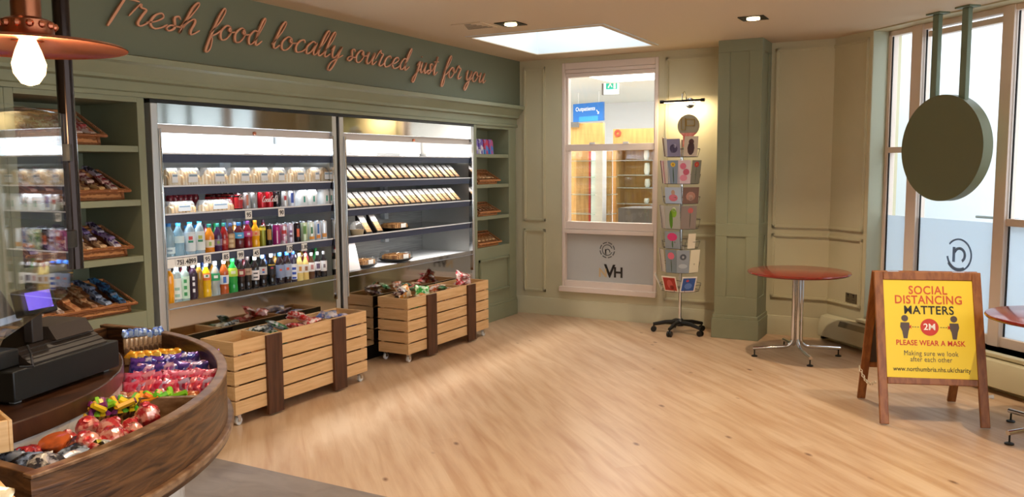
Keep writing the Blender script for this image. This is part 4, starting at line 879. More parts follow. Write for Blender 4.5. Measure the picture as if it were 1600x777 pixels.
def bar_mesh(c, c2):
    if (c, c2) not in BAR:
        b = MB(); L, w, h = .15, .042, .02
        b.add([(-L/2, y*w/2, h/2) for y in (-1, 1)]+[(x*L*.42, y*w/2, z) for x in (-1, 1) for y in (-1, 1) for z in (0, h)]+[(L/2, y*w/2, h/2) for y in (-1, 1)],
              [(0, 1, 4, 2), (0, 3, 5, 1), (2, 4, 8, 6), (3, 7, 9, 5), (2, 6, 7, 3), (4, 5, 9, 8), (6, 8, 11, 10), (7, 10, 11, 9), (0, 2, 3), (1, 5, 4), (6, 10, 7), (8, 9, 11)])
        BAR[(c, c2)] = b.mesh('chocolate_bar', foil(c, c2, 34), False)
    return BAR[(c, c2)]
NY0, NY1 = 2.66, 3.405
niche = [(.779, 'bottom', [('#e4d6ca', '#a07a66'), ('#ece4da', '#a8887a'), ('#b4704a', '#d89a6a'), ('#c4a07a', '#8a5a3a'), ('#34405e', '#9aaac8'), ('#4a8ac0', '#2a3a5a')], .30),
         (1.122, 'second', [('#5a3478', '#a08ab8'), ('#442a60', '#c8bcd0'), ('#7a5240', '#d8b48c'), ('#4a3270', '#d8d0e0')], .28),
         (1.465, 'third', [('#a82a34', '#d9b0a8'), ('#3a2450', '#c9bccc'), ('#6a3a30', '#c8a070'), ('#8a3a48', '#e0c8c0')], .28),
         (1.789, 'top', [('#d8a8a8', '#b04a4a'), ('#e0c4bc', '#a85a5a'), ('#c86a6a', '#f0dcd4')], .28)]
for zi, (z, wd_, cols, d) in enumerate(niche):
    w = .66; cx, cy = XL-.19, NY0+.03+w/2
    if zi == 3: w = .52; cy = NY0+.03+w/2
    hb, hf = (.10, .06) if zi != 3 else (.13, .06)
    basket(f'wicker tray of sweets on the {wd_} shelf of the left shelving', (cx, cy, z+.002), w-.04, d, hb, hf)
    rows = 3
    i = 0; N_ = 6
    for r in range(3):
        for k in range(N_):
            c = cols[(k*len(cols)//N_ + r) % len(cols)] if zi else cols[min(len(cols)-1, k)]
            x = cx+d/2-.07-r*.078; y = cy-w/2+.075+(w-.15)*k/(N_-1); zz = z+.062+(cx+d/2-x)*math.tan(TILT)+r*.02
            place(bar_mesh(*c), 'chocolate_bar', f'wrapped bar, {nth(k, N_)} in the {["front", "middle", "back"][r]} row of the {wd_} left-hand wicker tray', 'chocolate bar', (x, y, zz), (rnd.uniform(-.1, .1), TILT+.1+rnd.uniform(-.08, .08), rnd.uniform(-.22, .22)), f'bars in the {wd_} left-hand tray'); i += 1
for z, wd_, cols, hb in ((1.467, 'third', [('#a8683a', '#e0b080')], .1), (1.134, 'second', [('#c08a60', '#7a4a2c')], .085), (.807, 'bottom', [('#b87a4a', '#d8a878')], .1)):
    cx, cy, w, d = XL-.115, 7.385+.27, .40 if wd_ != 'bottom' else .44, .17
    basket(f'small wicker tray on the {wd_} shelf of the right shelving', (cx, cy, z+.001), w, d, hb, .045)
    for k in range(5): place(bar_mesh(*cols[0]), 'biscuit_bar', f'tan wrapped bar, {nth(k, 5)} in the {wd_} right-hand tray', 'biscuit bar', (cx, cy-w/2+.07+(w-.14)*k/4, z+.075), (0, .3, rnd.uniform(-.2, .2)), f'bars in the {wd_} right-hand tray')
for k, (c, c2, nm) in enumerate((('#7a62b0', '#d9d0dc', 'lilac and cream packet, leftmost on the top right shelf'), ('#6a52a4', '#e2dad8', 'lilac and cream packet, second on the top right shelf'), ('#c83a5a', '#4a8ad0', 'pink and blue packet, third on the top right shelf'), ('#b84a80', '#3f7ac8', 'pink and blue packet, rightmost on the top right shelf'))):
    b = MB(); b.prismy([(-.025, 0), (.025, 0), (.018, .13), (.006, .155), (-.006, .155), (-.018, .13)], -.048, .048)
    tag(b.build('snack_packet', M('packet_'+c[1:], c, .3, c2=c2, scale=14, lo=.46, hi=.54, coat=.3), None, (XL-.08, 7.47+.105*k, 1.784), (0, 0, .1)), nm, 'packet', 'packets on the top right shelf')

# ------------------------------------------------------------------ curved counter
CC_ = Vector((-3.49, 1.21, 0)); RT, RI = 1.45, 1.08
def pol(a, r, z=0): a = math.radians(a); return Vector((CC_.x+r*math.cos(a), CC_.y+r*math.sin(a), z))
ct = thing('curved_counter', 'curved dark oak counter with a sweets trough running round its front', 'counter', CC_)
c0 = (0, 0)
b = MB(); b.arcwall(c0, .42, RI, .85, .91, -28, 132, 60); b.build('counter_top', OAK_TOP, ct, bev=.004)
b = MB(); b.arcwall(c0, RI-.06, RI-.035, .12, .849, -28, 132, 60); b.build('marble_riser', MARBLE, ct)
b = MB(); b.arcwall(c0, RI-.034, RT-.03, .735, .75, 0, 100, 60); b.build('trough_floor', OAK_TOP, ct)
b = MB(); b.arcwall(c0, RT-.03, RT, .70, .872, 0, 100, 60); b.build('fascia', OAK_D, ct)
b = MB(); b.arcwall(c0, RT-.034, RT+.004, .873, .885, 0, 100, 60); lab(b.build('rim', OAK_RIM, ct, bev=.003), 'worn paler top edge of the trough')
b = MB(); b.arcwall(c0, RT-.05, RT+.022, .672, .699, -5.4, 100, 60); b.build('lower_lip', OAK_RIM, ct, bev=.006)
b = MB(); b.arcwall(c0, RI-.034, RT+.012, .655, .671, -5.4, 100, 60); b.build('under_shelf', OAK_TOP, ct)
b = MB(); b.arcwall(c0, 1.25, 1.278, 0, .654, -5.4, 100, 60); b.build('base_drum', MARBLE, ct)
def radial(a, r0, r1, z0, z1, th, nm, mt):
    b = MB(); a_ = math.radians(a); d = Vector((math.cos(a_), math.sin(a_), 0)); n = Vector((-d.y, d.x, 0))
    vs = [d*r+n*s*th/2+Vector((0, 0, z)) for z in (z0, z1) for s in (-1, 1) for r in (r0, r1)]
    b.add(vs, [(0, 2, 3, 1), (4, 5, 7, 6), (0, 1, 5, 4), (2, 6, 7, 3), (0, 4, 6, 2), (1, 3, 7, 5)]); return b.build(nm, mt, ct, bev=.002)
radial(.8, RI-.007, RT-.03, .70, .885, .03, 'end_board', OAK_D); radial(99, RI-.03, RT-.03, .70, .872, .03, 'end_board', OAK_D); radial(32.5, RI-.03, RT-.031, .751, .868, .02, 'divider', OAK_RIM)
b = MB(); b.arcwall(c0, RI-.03, RI-.008, .70, .849, 0, 100, 50); b.build('trough_back', MARBLE, ct)
# sweets in the trough, near section (a 3..31) and far section (a 34..97)
def sweet(px, py, z): return onZ(px, py, z)
ball_me = {}
for i, (px, py, r) in enumerate(((138, 693, .036), (137, 668, .036), (171, 672, .038), (176, 686, .038), (203, 668, .03), (209, 675, .03), (231, 650, .04), (150, 700, .026), (190, 683, .026), (106, 690, .03))):
    z = .845 if r > .035 else .835; p = sweet(px, py, z)
    b = MB(); b.ball((0, 0, 0), r, 12, 9, jit=.14); b.ball((0, 0, r*1.02), r*.35, 8, 5, squash=(1.2, 1.2, .6), jit=.3)
    place(b.mesh('foil_ball', foil('#c8383c', '#eaa898', 34, .2, .5), True, 25), 'foil_ball', f'red and silver foil wrapped ball in the near trough, {["below the middle", "leftmost big one", "in the middle", "just under the middle one", "half hidden, behind", "half hidden, in front", "largest, at the right", "small, low at the left", "small, between the big ones", "flattened, beside the orange tub"][i]}', 'sweet', p, (rnd.random(), rnd.random(), rnd.random()*6))
tops = [('#3f2a1c', '#8a6a3a')]
for i, (px, c) in enumerate(zip(range(134, 272, 9), ['#d8a21e', '#7a2a6a', '#7fb81e', '#e0b81a', '#8a2a70', '#6a2a5a', '#e8b01e', '#6ab82a', '#e6c61e', '#4fae2a', '#e88a1e', '#5ab02a', '#e8761e', '#9ac81e', '#6ac02a', '#7ab81e'])):
    p = sweet(px, 668-i*1.6, .80)
    t = thing('wrapped_lolly', f'lolly with {"green" if c in ("#7fb81e", "#6ab82a", "#4fae2a", "#5ab02a", "#9ac81e", "#6ac02a", "#7ab81e") else "purple" if c[1] in "78" and c[3] == "2" or c == "#6a2a5a" else "yellow or orange"} twist top by the trough divider, {nth(i, 16)}', 'lolly', p, rnd.random()*3, 'twist top lollies in the near trough')
    b = MB(); b.tube([(0, 0, -.045), (0, 0, .03)], .014, 8); b.build('brown_wrap', foil('#3a2418', '#9a6a34'), t)
    b = MB(); dx, dy = rnd.uniform(-.02, .02), rnd.uniform(-.02, .02); b.tube([(0, 0, .028), (dx*.5, dy*.5, .045), (dx, dy, .055)], [.013, .007, .012], 7); b.tube([(dx, dy, .052), (dx+.05, dy+.015, .07)], [.012, .011], 6); b.tube([(dx, dy, .052), (dx-.024, dy+.03, .078)], [.012, .01], 6); b.build('twist_top', plain(c, .35), t)
for i, (px, py, c, c2, nm) in enumerate(((22, 716, '#2a2a34', '#a8b4c8', 'dark silver twist sweet at the near left corner of the trough'), (42, 722, '#1f2028', '#8a9ab8', 'dark silver twist sweet beside the end board'), (58, 729, '#2a2830', '#c8c0b8', 'dark silver twist sweet third along the trough front'), (80, 722, '#34323a', '#b8b4c0', 'dark silver twist sweet fourth along the trough front'), (108, 712, '#26262e', '#9aa8bc', 'dark silver twist sweet fifth along the trough front'), (118, 700, '#30181c', '#8a4a3a', 'dark brown bag near the red foil balls'))):
    place(bag(.1, .07, .045, c, c2, i % 4), 'sweet_bag', nm, 'sweet', sweet(px, py, .835), (rnd.uniform(-.4, .4), rnd.uniform(-.4, .4), .4+i))
place(bag(.12, .06, .03, '#a8181c', '#c8262a', 1), 'sweet_bag', 'flat red packet at the near left of the trough', 'sweet', sweet(50, 704, .84), (.2, .3, 2.2))
b = MB(); b.lathe([(.036, 0), (.046, .035), (.043, .042), (.015, .047)], 16); tag(b.build('orange_tub', foil('#c8602c', '#3a2018', 6, .2), None, sweet(90, 706, .815), (.3, .1, 0)), 'orange and black foil egg tub at the near end of the trough', 'tub')
place(bag(.09, .05, .02, '#b8bcc4', '#c8b84a', 2), 'sweet_bag', 'thin silver and yellow packet by the trough rim', 'sweet', sweet(172, 693, .85), (.1, .4, 1.9))
rows = [ # (n, x0, y0, x1, y1, z, w, h, d, colours, name)
 (8, 198, 548, 250, 540, .82, None, None, None, [('#c9a27a', '#3050a0')], 'tall tan stick pack with blue top'),
 (9, 208, 556, 304, 548, .815, .06, .05, .035, [('#e89a1c', '#f2b840'), ('#e0861c', '#f4c85a')], 'yellow orange wrapped sweet in the second row'),
 (13, 214, 574, 330, 561, .81, .07, .085, .035, [('#3a2478', '#6a3a9a'), ('#2c2a80', '#c8bcd4'), ('#4a2a80', '#2a3a90')], 'purple and blue sweet bag in the upper purple row'),
 (11, 214, 584, 326, 576, .80, .07, .08, .035, [('#2e2a78', '#5a3a90'), ('#8a3a80', '#d8a8c0'), ('#2a3488', '#b8a8d0')], 'purple and pink sweet bag in the lower purple row'),
 (12, 208, 598, 326, 592, .81, .075, .085, .035, [('#c81f48', '#d86a88'), ('#b81c4a', '#e08aa0'), ('#d02a4a', '#e090a0')], 'crimson sweet bag in the upper red row'),
 (11, 206, 611, 318, 606, .80, .075, .085, .035, [('#c01c3c', '#d8607a'), ('#a81c40', '#b8a0c0'), ('#cc2a40', '#dc7a80')], 'crimson sweet bag in the lower red row'),
 (11, 182, 620, 300, 618, .80, .05, .045, .03, [('#b8562a', '#f0c098'), ('#a84a24', '#e8d8c8')], 'copper foil sweet along the trough divider')]
for n, x0, y0, x1, y1, z, w, h, d, cols, nm in rows:
    for i in range(n):
        f = i/(n-1); p = sweet(x0+(x1-x0)*f, y0+(y1-y0)*f, z); lbx = f'{nm}, {nth(i, n)}'
        if w is None:
            t = thing('stick_pack', lbx, 'lolly', p, .5, 'tan stick packs with blue tops')
            b = MB(); b.lathe([(.013, -.065), (.014, .05), (.010, .058)], 8); b.build('tan_wrap', foil('#d0aa80', '#7a5a44'), t, (0, 0, 0), (.12, .05, 0))
            b = MB(); b.ball((0, 0, .0), .016, 9, 6, squash=(1.1, 1, 1.3), jit=.5); b.build('blue_top', foil('#2a5ac0', '#b8cce8'), t, (.004+rnd.uniform(-.006, .006), -.008, .07+rnd.uniform(-.008, .012)))
        else:
            c, c2 = cols[i % len(cols)]
            tilt = 1.15 if h > .06 else .4
            place(bag(w, h, d, c, c2, i % 4), 'sweet_bag', lbx, 'sweet', p, (tilt+rnd.uniform(-.15, .15), rnd.uniform(-.2, .2), .5+rnd.uniform(-.25, .25)), nm)
# small wooden boxes at the near end
def small_box(label, c, w, d, h, rz):
    t = thing('wooden_box', label, 'box', c, rz); b = MB()
    b.box(-w/2, w/2, -d/2, -d/2+.01, 0, h); b.box(-w/2, w/2, d/2-.01, d/2, 0, h); b.box(-w/2, -w/2+.01, -d/2+.01, d/2-.01, 0, h); b.box(w/2-.01, w/2, -d/2+.01, d/2-.01, 0, h); b.box(-w/2+.01, w/2-.01, -d/2+.01, d/2-.01, 0, .01); b.build('box_sides', PINE, t, bev=.002); return t
def corner_box(label, p, z, w, h):        # p = its near right corner
    e, g = Vector((-.95, .31, 0)), Vector((-.31, -.95, 0)); c = Vector((p.x, p.y, z))+(e+g)*(w/2); return small_box(label, c, w, w, h, math.atan2(-e.y, -e.x))
b = MB(); b.arcwall(c0, RI-.03, 1.54, .0, .88, -28, -5.5, 20); lab(b.build('side_ledge', OAK_D, ct, bev=.003), 'dark oak ledge next to the trough end')
corner_box('pale wooden box standing across the near end board of the trough', onZ(22, 705, .887), .887, .155, .088)
p = onZ(27, 777, .93); corner_box('low wooden box of paper sachets at the bottom left corner', p, .881, .16, .045)
for i in range(4):
    place(bag(.07, .05, .012, '#e8dcbc', '#b8a888', i), 'paper_sachet', f'cream paper sachet in the low wooden box, {nth(i, 4)}', 'sachet', (p.x-.05-.018*i, p.y-.02-.022*i, .93+.004*i), (1.2, .3, .6+.2*i), 'cream sachets')

# ------------------------------------------------------------------ till
A_, B_ = Vector((-2.585, 1.500, .91)), Vector((-2.722, 1.945, .91)); u_ = (B_-A_).normalized()
till = thing('cash_register', 'black cash register on the curved counter with a lit purple customer display', 'till', A_, math.atan2(u_.y, u_.x))
Lt = .50                        # local x along the long front, local +y into the counter
b = MB(); b.box(0, Lt, 0, .36, .014, .112); b.build('cash_drawer', BLACK, till, bev=.004)
b = MB()
for x in (.03, Lt-.05):
    for y in (.03, .32): b.box(x, x+.03, y, y+.02, .001, .0135)
b.build('foot', RUBBER, till)
DKB = M('dark_brown_plastic', '#2a211b', .5)
def slab(nm, st, x0, x1, mt):
    k = len(st); b = MB()
    b.add([(x0, y, z) for y, z in st]+[(x1, y, z) for y, z in st], [tuple(range(k))[::-1], tuple(range(k, 2*k))]+[(i, (i+1) % k, (i+1) % k+k, i+k) for i in range(k)]); return b.build(nm, mt, till, smooth=False)
slab('keyboard_steps', [(.015, .1125), (.015, .118), (.03, .125), (.03, .129), (.048, .138), (.048, .142), (.066, .151), (.066, .155), (.085, .162), (.085, .1125)], .09, .455, DKB)
slab('printer_hood', [(.0855, .1125), (.0855, .158), (.055, .160), (.085, .205), (.24, .205), (.29, .1125)], .255, .44, M('till_brown', '#3a2e26', .5))
b = MB(); b.box(.0, .085, .05, .34, .1125, .17); b.build('side_housing', BLACK, till, bev=.006)
b = MB(); b.box(.185, .235, .086, .12, .1625, .26); b.build('display_pole', DKB, till, bev=.004)
cd = MB(); cd.box(-.068, .068, -.012, .03, -.045, .045); cdo = cd.build('customer_display', BLACK, till, (.225, .098, .298), (-.25, 0, -.1), bev=.005)
b = MB(); b.box(-.05, .05, -.0145, -.0125, -.028, .032); b.build('display_screen', M('purple_screen', '#7a62e8', .4, emit=1.1), cdo)
od = MB(); od.prismx([(-.03, -.07), (.03, -.09), (.12, .05), (.06, .09)], -.17, .17); odo = od.build('operator_display', BLACK, till, (.11, .20, .27), (0, 0, .2), bev=.006)
b = MB(); b.bar((.06, .24, .171), (.06, .24, .26), .06, .05); b.build('display_stand', BLACK, till)
b = MB(); b.box(-.13, .15, -.036, -.0315, -.045, -.022); b.build('light_strip', M('pale_blue_screen', '#b8c8e0', .4, emit=.3), odo)
b = MB(); b.tube([(.02, -.005, .125), (.06, -.02, .118), (.10, .02, .15), (.12, .05, .17)], .004, 6); b.build('cable', BLACK, till)

# ------------------------------------------------------------------ hanging clear screen over the trough
P1, P0 = Vector((-2.41, 1.61, 0)), Vector((-1.755, .975, 0))
sc_t = thing('hanging_screen', 'clear plastic screen on a dark metal post hung from the ceiling above the till', 'screen', P1)
d_ = (P0-P1).normalized(); Ls = (P0-P1).length
b = MB(); b.tube([(0, 0, 1.345), (0, 0, CEIL-.012)], .024, 14); b.build('post', M('dark_steel_post', '#2b211d', .18, .8), sc_t)
b = MB(); b.lathe([(.05, CEIL-.012), (.05, CEIL-.001)], 16); b.build('ceiling_flange', BLACKM, sc_t)
b = MB(); zt, zb = 1.815, 1.285; s0 = .03; poly = [(s0, zt), (s0, 1.40)]+[(s0+.16*(1-math.cos(a)), 1.40-.115*math.sin(a)) for a in [PI/2*i/8 for i in range(1, 9)]]+[(Ls-.02, zb), (Ls-.02, zt-.02)]
nrm = Vector((-d_.y, d_.x, 0)); b.prism(poly, lambda x, z: d_*x+nrm*.003+Vector((0, 0, z)), lambda x, z: d_*x-nrm*.003+Vector((0, 0, z))); b.build('clear_panel', clear('perspex', '#fbfdfd', ior=1.5), sc_t)
b = MB(); b.bar(d_*(Ls-.012)+Vector((0, 0, 1.26)), d_*(Ls-.012)+Vector((0, 0, 1.82)), .022, .022, up=d_); b.build('edge_rail', CHROME, sc_t)
b = MB()
for z in (1.70, 1.44): b = MB(); b.bar(Vector((0, 0, z))+d_*.018, Vector((0, 0, z))+d_*.06, .026, .05); b.build('clamp', BLACK, sc_t)

# ------------------------------------------------------------------ copper pendant lamp
PL = Vector((-1.697, 1.058, 1.90))
pt = thing('pendant_lamp', 'flat copper disc pendant lamp with a glowing filament bulb at top left', 'pendant lamp', PL)
b = MB(); b.lathe([(.187, -.002), (.18, .003), (.11, .008), (.045, .0135), (.03, .0135), (.03, .012), (.045, .012), (.11, .0065), (.18, .0005), (.186, -.003)], 48, cap=False); b.build('shade', COPPER, pt)
b = MB(); b.lathe([(.042, .014), (.05, .026), (.05, .05), (.04, .055), (.028, .058), (.028, .15), (.02, .158), (.004, .162)], 24); b.build('lamp_holder', M('dark_copper', '#8a5238', .3, 1), pt)
b = MB()
for i in range(14): a = 2*PI*i/14; b.ball((.05*math.cos(a), .05*math.sin(a), .041), .008, 6, 4)
b.build('knurled_ring', COPPER, pt)
b = MB(); b.tube([(0, 0, .16), (0, 0, CEIL-PL.z-.02)], .004, 6); b.build('flex', BLACK, pt)
b = MB(); b.lathe([(.045, CEIL-PL.z-.02), (.05, CEIL-PL.z-.001)], 20); b.build('ceiling_rose', COPPER, pt)
b = MB(); b.lathe([(.004, -.078), (.016, -.074), (.029, -.055), (.032, -.035), (.024, -.008), (.016, .012), (.014, .02)], 20); bo = b.build('bulb', M('bulb_glow', '#ffd9a0', .3, emit=9, ec='#ffc98a'), pt)
o = lamp('pendant_light', 'POINT', (0, 0, 0), 22, (1.0, .7, .4), shadow_soft_size=.04); o.parent = pt; o.location = (0, 0, -.1)

# ------------------------------------------------------------------ card spinner
RKc = Vector((-2.455, 7.985, 0))
rk = thing('card_spinner', 'revolving wire card rack on a five-star castor base beside the window', 'card rack', RKc)
b = MB()
for k in range(5):
    a = math.radians(-95+72*k); e = Vector((math.cos(a), math.sin(a), 0))
    b.tube([e*.02+Vector((0, 0, .105)), e*.14+Vector((0, 0, .10)), e*.26+Vector((0, 0, .075))], [.026, .022, .016], 8)
b.lathe([(.04, .07), (.045, .12), (.03, .14)], 14); b.build('star_base', BLACK, rk)
for k in range(5):
    a = math.radians(-95+72*k); e = Vector((math.cos(a), math.sin(a), 0)); n = Vector((-e.y, e.x, 0)); c = e*.255
    b = MB(); b.tube([c-n*.022+Vector((0, 0, .028)), c-n*.006+Vector((0, 0, .028))], .0275, 14); b.tube([c+n*.006+Vector((0, 0, .028)), c+n*.022+Vector((0, 0, .028))], .0275, 14); b.tube([c+Vector((0, 0, .03)), c+Vector((0, 0, .075))], .008); b.build('castor', BLACK, rk)
b = MB(); b.tube([(0, 0, .12), (0, 0, 1.9)], .016, 12); b.build('pole', CHROME, rk)
WIRE = M('grey_wire', '#6e645a', .4, .6)
TIER = [(1.735, .17, .155), (1.475, .2, .165), (1.285, .14, .165), (1.04, .2, .17), (.85, .15, .17), (.615, .2, .17), (.43, .14, .185)]   # base z, card height, radius
FAC = [-168, -122, -63, -12]
for z, h, r in TIER:
    b = MB()
    for zz, rr in ((z, r), (z+h*.45, r+.02)):
        pts = [(rr*math.cos(math.radians(a)), rr*math.sin(math.radians(a)), zz) for a in range(0, 361, 30)]; b.tube(pts, .003, 5)
    for a in range(0, 360, 30):
        c, s = math.cos(math.radians(a)), math.sin(math.radians(a)); b.tube([(.016*c, .016*s, z+.02), (r*c, r*s, z), ((r+.02)*c, (r+.02)*s, z+h*.45)], .0022, 5)
    b.build('wire_tier', WIRE, rk)
def card(z, r, a, w, h, c, pic, label, lean=.12, border='#ece2d2', twist=0):
    a_ = math.radians(a); e = Vector((math.cos(a_), math.sin(a_), 0)); n = Vector((-e.y, e.x, 0)); up = (Vector((0, 0, 1))+e*lean).normalized(); f = n.cross(up).normalized()
    if f.dot(e) < 0: f = -f
    t = thing('greeting_card', label, 'greeting card', RKc+e*(r+.007)+Vector((0, 0, z+.004)))
    def sheet(x0, x1, y0, y1, o): return [n*x+up*y+f*o for x, y in ((x0, y0), (x1, y0), (x1, y1), (x0, y1))]
    b = MB(); vs = sheet(-w/2, w/2, 0, h, 0)+sheet(-w/2, w/2, 0, h, .003); b.add(vs, [(0, 1, 2, 3), (7, 6, 5, 4), (0, 4, 5, 1), (1, 5, 6, 2), (2, 6, 7, 3), (3, 7, 4, 0)]); b.build('card_sheet', plain(border if pic != 'plain' else c, .5), t)
    if pic == 'plain': return t
    m_ = .08 if border != c else .0; b = MB(); b.add(sheet(-w/2*(1-m_*2), w/2*(1-m_*2), h*m_, h*(1-m_), .0034), [(0, 1, 2, 3)])
    mats = [plain(c, .4)]
    def blob(cx, cy, rx, ry, col, n_=10, o=.004):
        b.m = len(mats); mats.append(plain(col, .4)); b.add([n*(cx*w+rx*w*math.cos(2*PI*i/n_))+up*(cy*h+ry*h*math.sin(2*PI*i/n_))+f*o for i in range(n_)], [tuple(range(n_))])
    for args in pic: blob(*args)
    b.build('picture', mats, t); return t
ST = lambda col: (0, .3, .03, .3, col)
cards = [
 (0, -168, .13, .17, '#cdbba6', 'plain', 'edge-on cream card at the left of the top tier'), (0, -140, .10, .16, '#d8c9b4', 'plain', 'tilted cream card second in the top tier'),
 (0, -100, .115, .15, '#8a8298', [(0, .45, .3, .25, '#4f4660'), (.1, .6, .12, .12, '#b8aec0'), (-.15, .4, .1, .2, '#6a6078')], 'grey purple card at the front of the top tier'), (0, -45, .12, .17, '#d6c0a4', [(0, .4, .26, .34, '#4a2418'), (0, .72, .2, .16, '#5a2e1e')], 'cream card with a dark brown bear on the top tier'),
 (1, -175, .1, .2, '#9a8f92', 'plain', 'edge-on grey card at the left of the second tier'), (1, -150, .1, .2, '#c86a70', 'plain', 'edge-on red card in the second tier'), (1, -128, .09, .2, '#e2d2bc', 'plain', 'tall cream card in the second tier'),
 (1, -98, .095, .2, '#8796a4', [(0, .35, .05, .35, '#3f5a44'), (0, .82, .22, .1, '#e2b83a'), (0, .82, .08, .04, '#6a4a20')], 'grey blue card with a yellow flower in the second tier'), (1, -66, .1, .2, '#dcc4c4', [(-.1, .75, .25, .14, '#d8687e'), (.15, .5, .25, .14, '#c8566a'), (-.05, .25, .3, .14, '#e08a98')], 'pink floral card in the second tier'), (1, -28, .1, .2, '#8a8470', [(0, .4, .03, .36, '#4a5a3a'), (0, .82, .26, .12, '#d2403a'), (0, .82, .1, .05, '#e8b04a')], 'grey green card with a red poppy in the second tier'),
 (2, -160, .11, .14, '#a59a8e', 'plain', 'edge-on grey card in the third tier'), (2, -98, .14, .14, '#b4c2d2', [(0, .35, .28, .22, '#d8788a'), (0, .68, .12, .16, '#c8a08a')], 'pale blue card with a pink figure in the third tier'), (2, -45, .14, .14, '#7a5a4a', [(0, .45, .3, .28, '#b4806a'), (0, .35, .16, .2, '#d2b09a')], 'brown card with a figure in the third tier'),
 (3, -165, .1, .2, '#988c86', 'plain', 'edge-on grey card in the fourth tier'), (3, -140, .1, .2, '#c9bdae', 'plain', 'pale edge-on card in the fourth tier'), (3, -98, .13, .2, '#a8a89c', [(.1, .7, .2, .2, '#8ab83a'), (-.1, .4, .12, .4, '#5a8a2a'), (.12, .85, .14, .1, '#dce6b8')], 'card with a green and white lily in the fourth tier'), (3, -52, .13, .2, '#85756a', [(.1, .8, .18, .12, '#b85a54'), (.1, .4, .03, .36, '#4a4a3a')], 'grey brown card with a small red flower in the fourth tier'),
 (4, -160, .11, .14, '#a09488', 'plain', 'slanted grey card in the fifth tier'), (4, -98, .13, .15, '#939a9e', [(0, .68, .34, .24, '#d8407a'), (0, .25, .05, .22, '#4a6a48')], 'grey card with a bright pink rose in the fifth tier'), (4, -40, .07, .13, '#dccbae', 'plain', 'narrow cream card in the fifth tier'),
 (5, -165, .1, .2, '#988e84', 'plain', 'edge-on grey card in the sixth tier'), (5, -140, .1, .2, '#ddd0bc', 'plain', 'slanted cream card in the sixth tier'), (5, -100, .1, .2, '#7e8a90', [(0, .74, .3, .16, '#d86a80'), (0, .3, .04, .3, '#4a5a48')], 'grey card with a pink flower in the sixth tier'), (5, -66, .1, .2, '#8a8f94', [(0, .7, .26, .14, '#4a4e54'), (0, .7, .1, .06, '#c9ccd0'), (0, .3, .36, .1, '#a8acb0')], 'grey card with a dark swirl in the sixth tier'), (5, -30, .1, .2, '#e6d6b4', 'plain', 'plain cream card in the sixth tier')]
for ti, a, w, h, c, pic, l_ in cards: card(TIER[ti][0], TIER[ti][2], a, w*1.2, min(h, TIER[ti][1])*1.12, c, pic, l_+' of the spinner', border=c)
for a, c, cols, l_ in ((-165, '#eee4d6', 'plain', 'white card flared out at the left of the bottom tier of the spinner'), (-100, '#b4342e', [(0, .5, .2, .3, '#d2605a'), (.1, .3, .14, .14, '#8a201e')], 'white framed card with a red picture in the bottom tier of the spinner'), (-52, '#3f62a8', [(0, .4, .26, .2, '#6a8ac8'), (-.1, .75, .1, .08, '#c84a50')], 'white framed card with a blue picture in the bottom tier of the spinner')):
    t = card(.43, .17, a, .15, .17, c, cols, l_, lean=.45, border='#efe6da')
hd = thing('spinner_header', 'round mirror-like header card on top of the card spinner', 'header card', RKc+Vector((.065, -.02, 1.905)))
b = MB(); b.prismy([(.108*math.cos(a), .128+.108*math.sin(a)) for a in [math.radians(-65+310*i/30+0) if False else math.radians(-62+304*i/30) for i in range(31)]]+[(-.052, .0), (.052, .0)], 0, .006); b.build('card_board', M('header_grey', '#b3a68a', .2, .2), hd)
b = MB(); b.prismy([(-.05, -.075), (.05, -.075), (.05, .03), (.085, .06), (-.085, .06), (-.05, .03)], -.003, -.0005); b.build('pink_base', M('header_pink', '#d8685a', .4, c2='#e89a8a', scale=20), hd)
b = MB(); mould(b, [(-.02, -.001, .13), (.06, -.001, .13), (.06, -.001, .19), (-.02, -.001, .19)], (0, -1, 0), w=.008, d=.002); mould(b, [(-.07, -.001, .09), (-.03, -.001, .09), (-.03, -.001, .2), (-.07, -.001, .2)], (0, -1, 0), w=.006, d=.002); b.build('frame_lines', M('header_gold', '#b0904a', .4), hd)
# picture light above it
pl = thing('picture_light', 'slim dark picture light on a curved arm above the card spinner', 'picture light', (-2.515, YE, 2.285))
b = MB(); b.tube([(-.225, -.17, 0), (.225, -.17, .004)], .012, 10); b.tube([(-.225, -.17, 0), (-.19, -.17, 0)], .017, 10); b.tube([(.19, -.17, .004), (.225, -.17, .004)], .017, 10); b.build('light_bar', BLACKM, pl)
b = MB(); b.tube([(0, -.17, .012), (0, -.16, .07), (0, -.10, .10), (0, -.04, .05), (0, -.012, .0)], .006, 8); b.build('arm', CHROME, pl)
b = MB(); b.lathe([(.05, 0), (.05, .008), (.02, .014)], 20); o = b.build('wall_plate', CHROME, pl, (.03, 0, -.01), (PI/2, 0, 0))
b = MB(); b.box(-.18, .18, -.18, -.16, -.0135, -.011); b.build('led_strip', M('warm_led', '#ffe2b0', .5, emit=22), pl)
o = lamp('picture_lamp', 'AREA', (0, 0, 0), 4.5, (1, .8, .52), shape='RECTANGLE', size=.4, size_y=.03); o.parent = pl; o.location = (0, -.165, -.02); aim(o, (0, .55, -1))

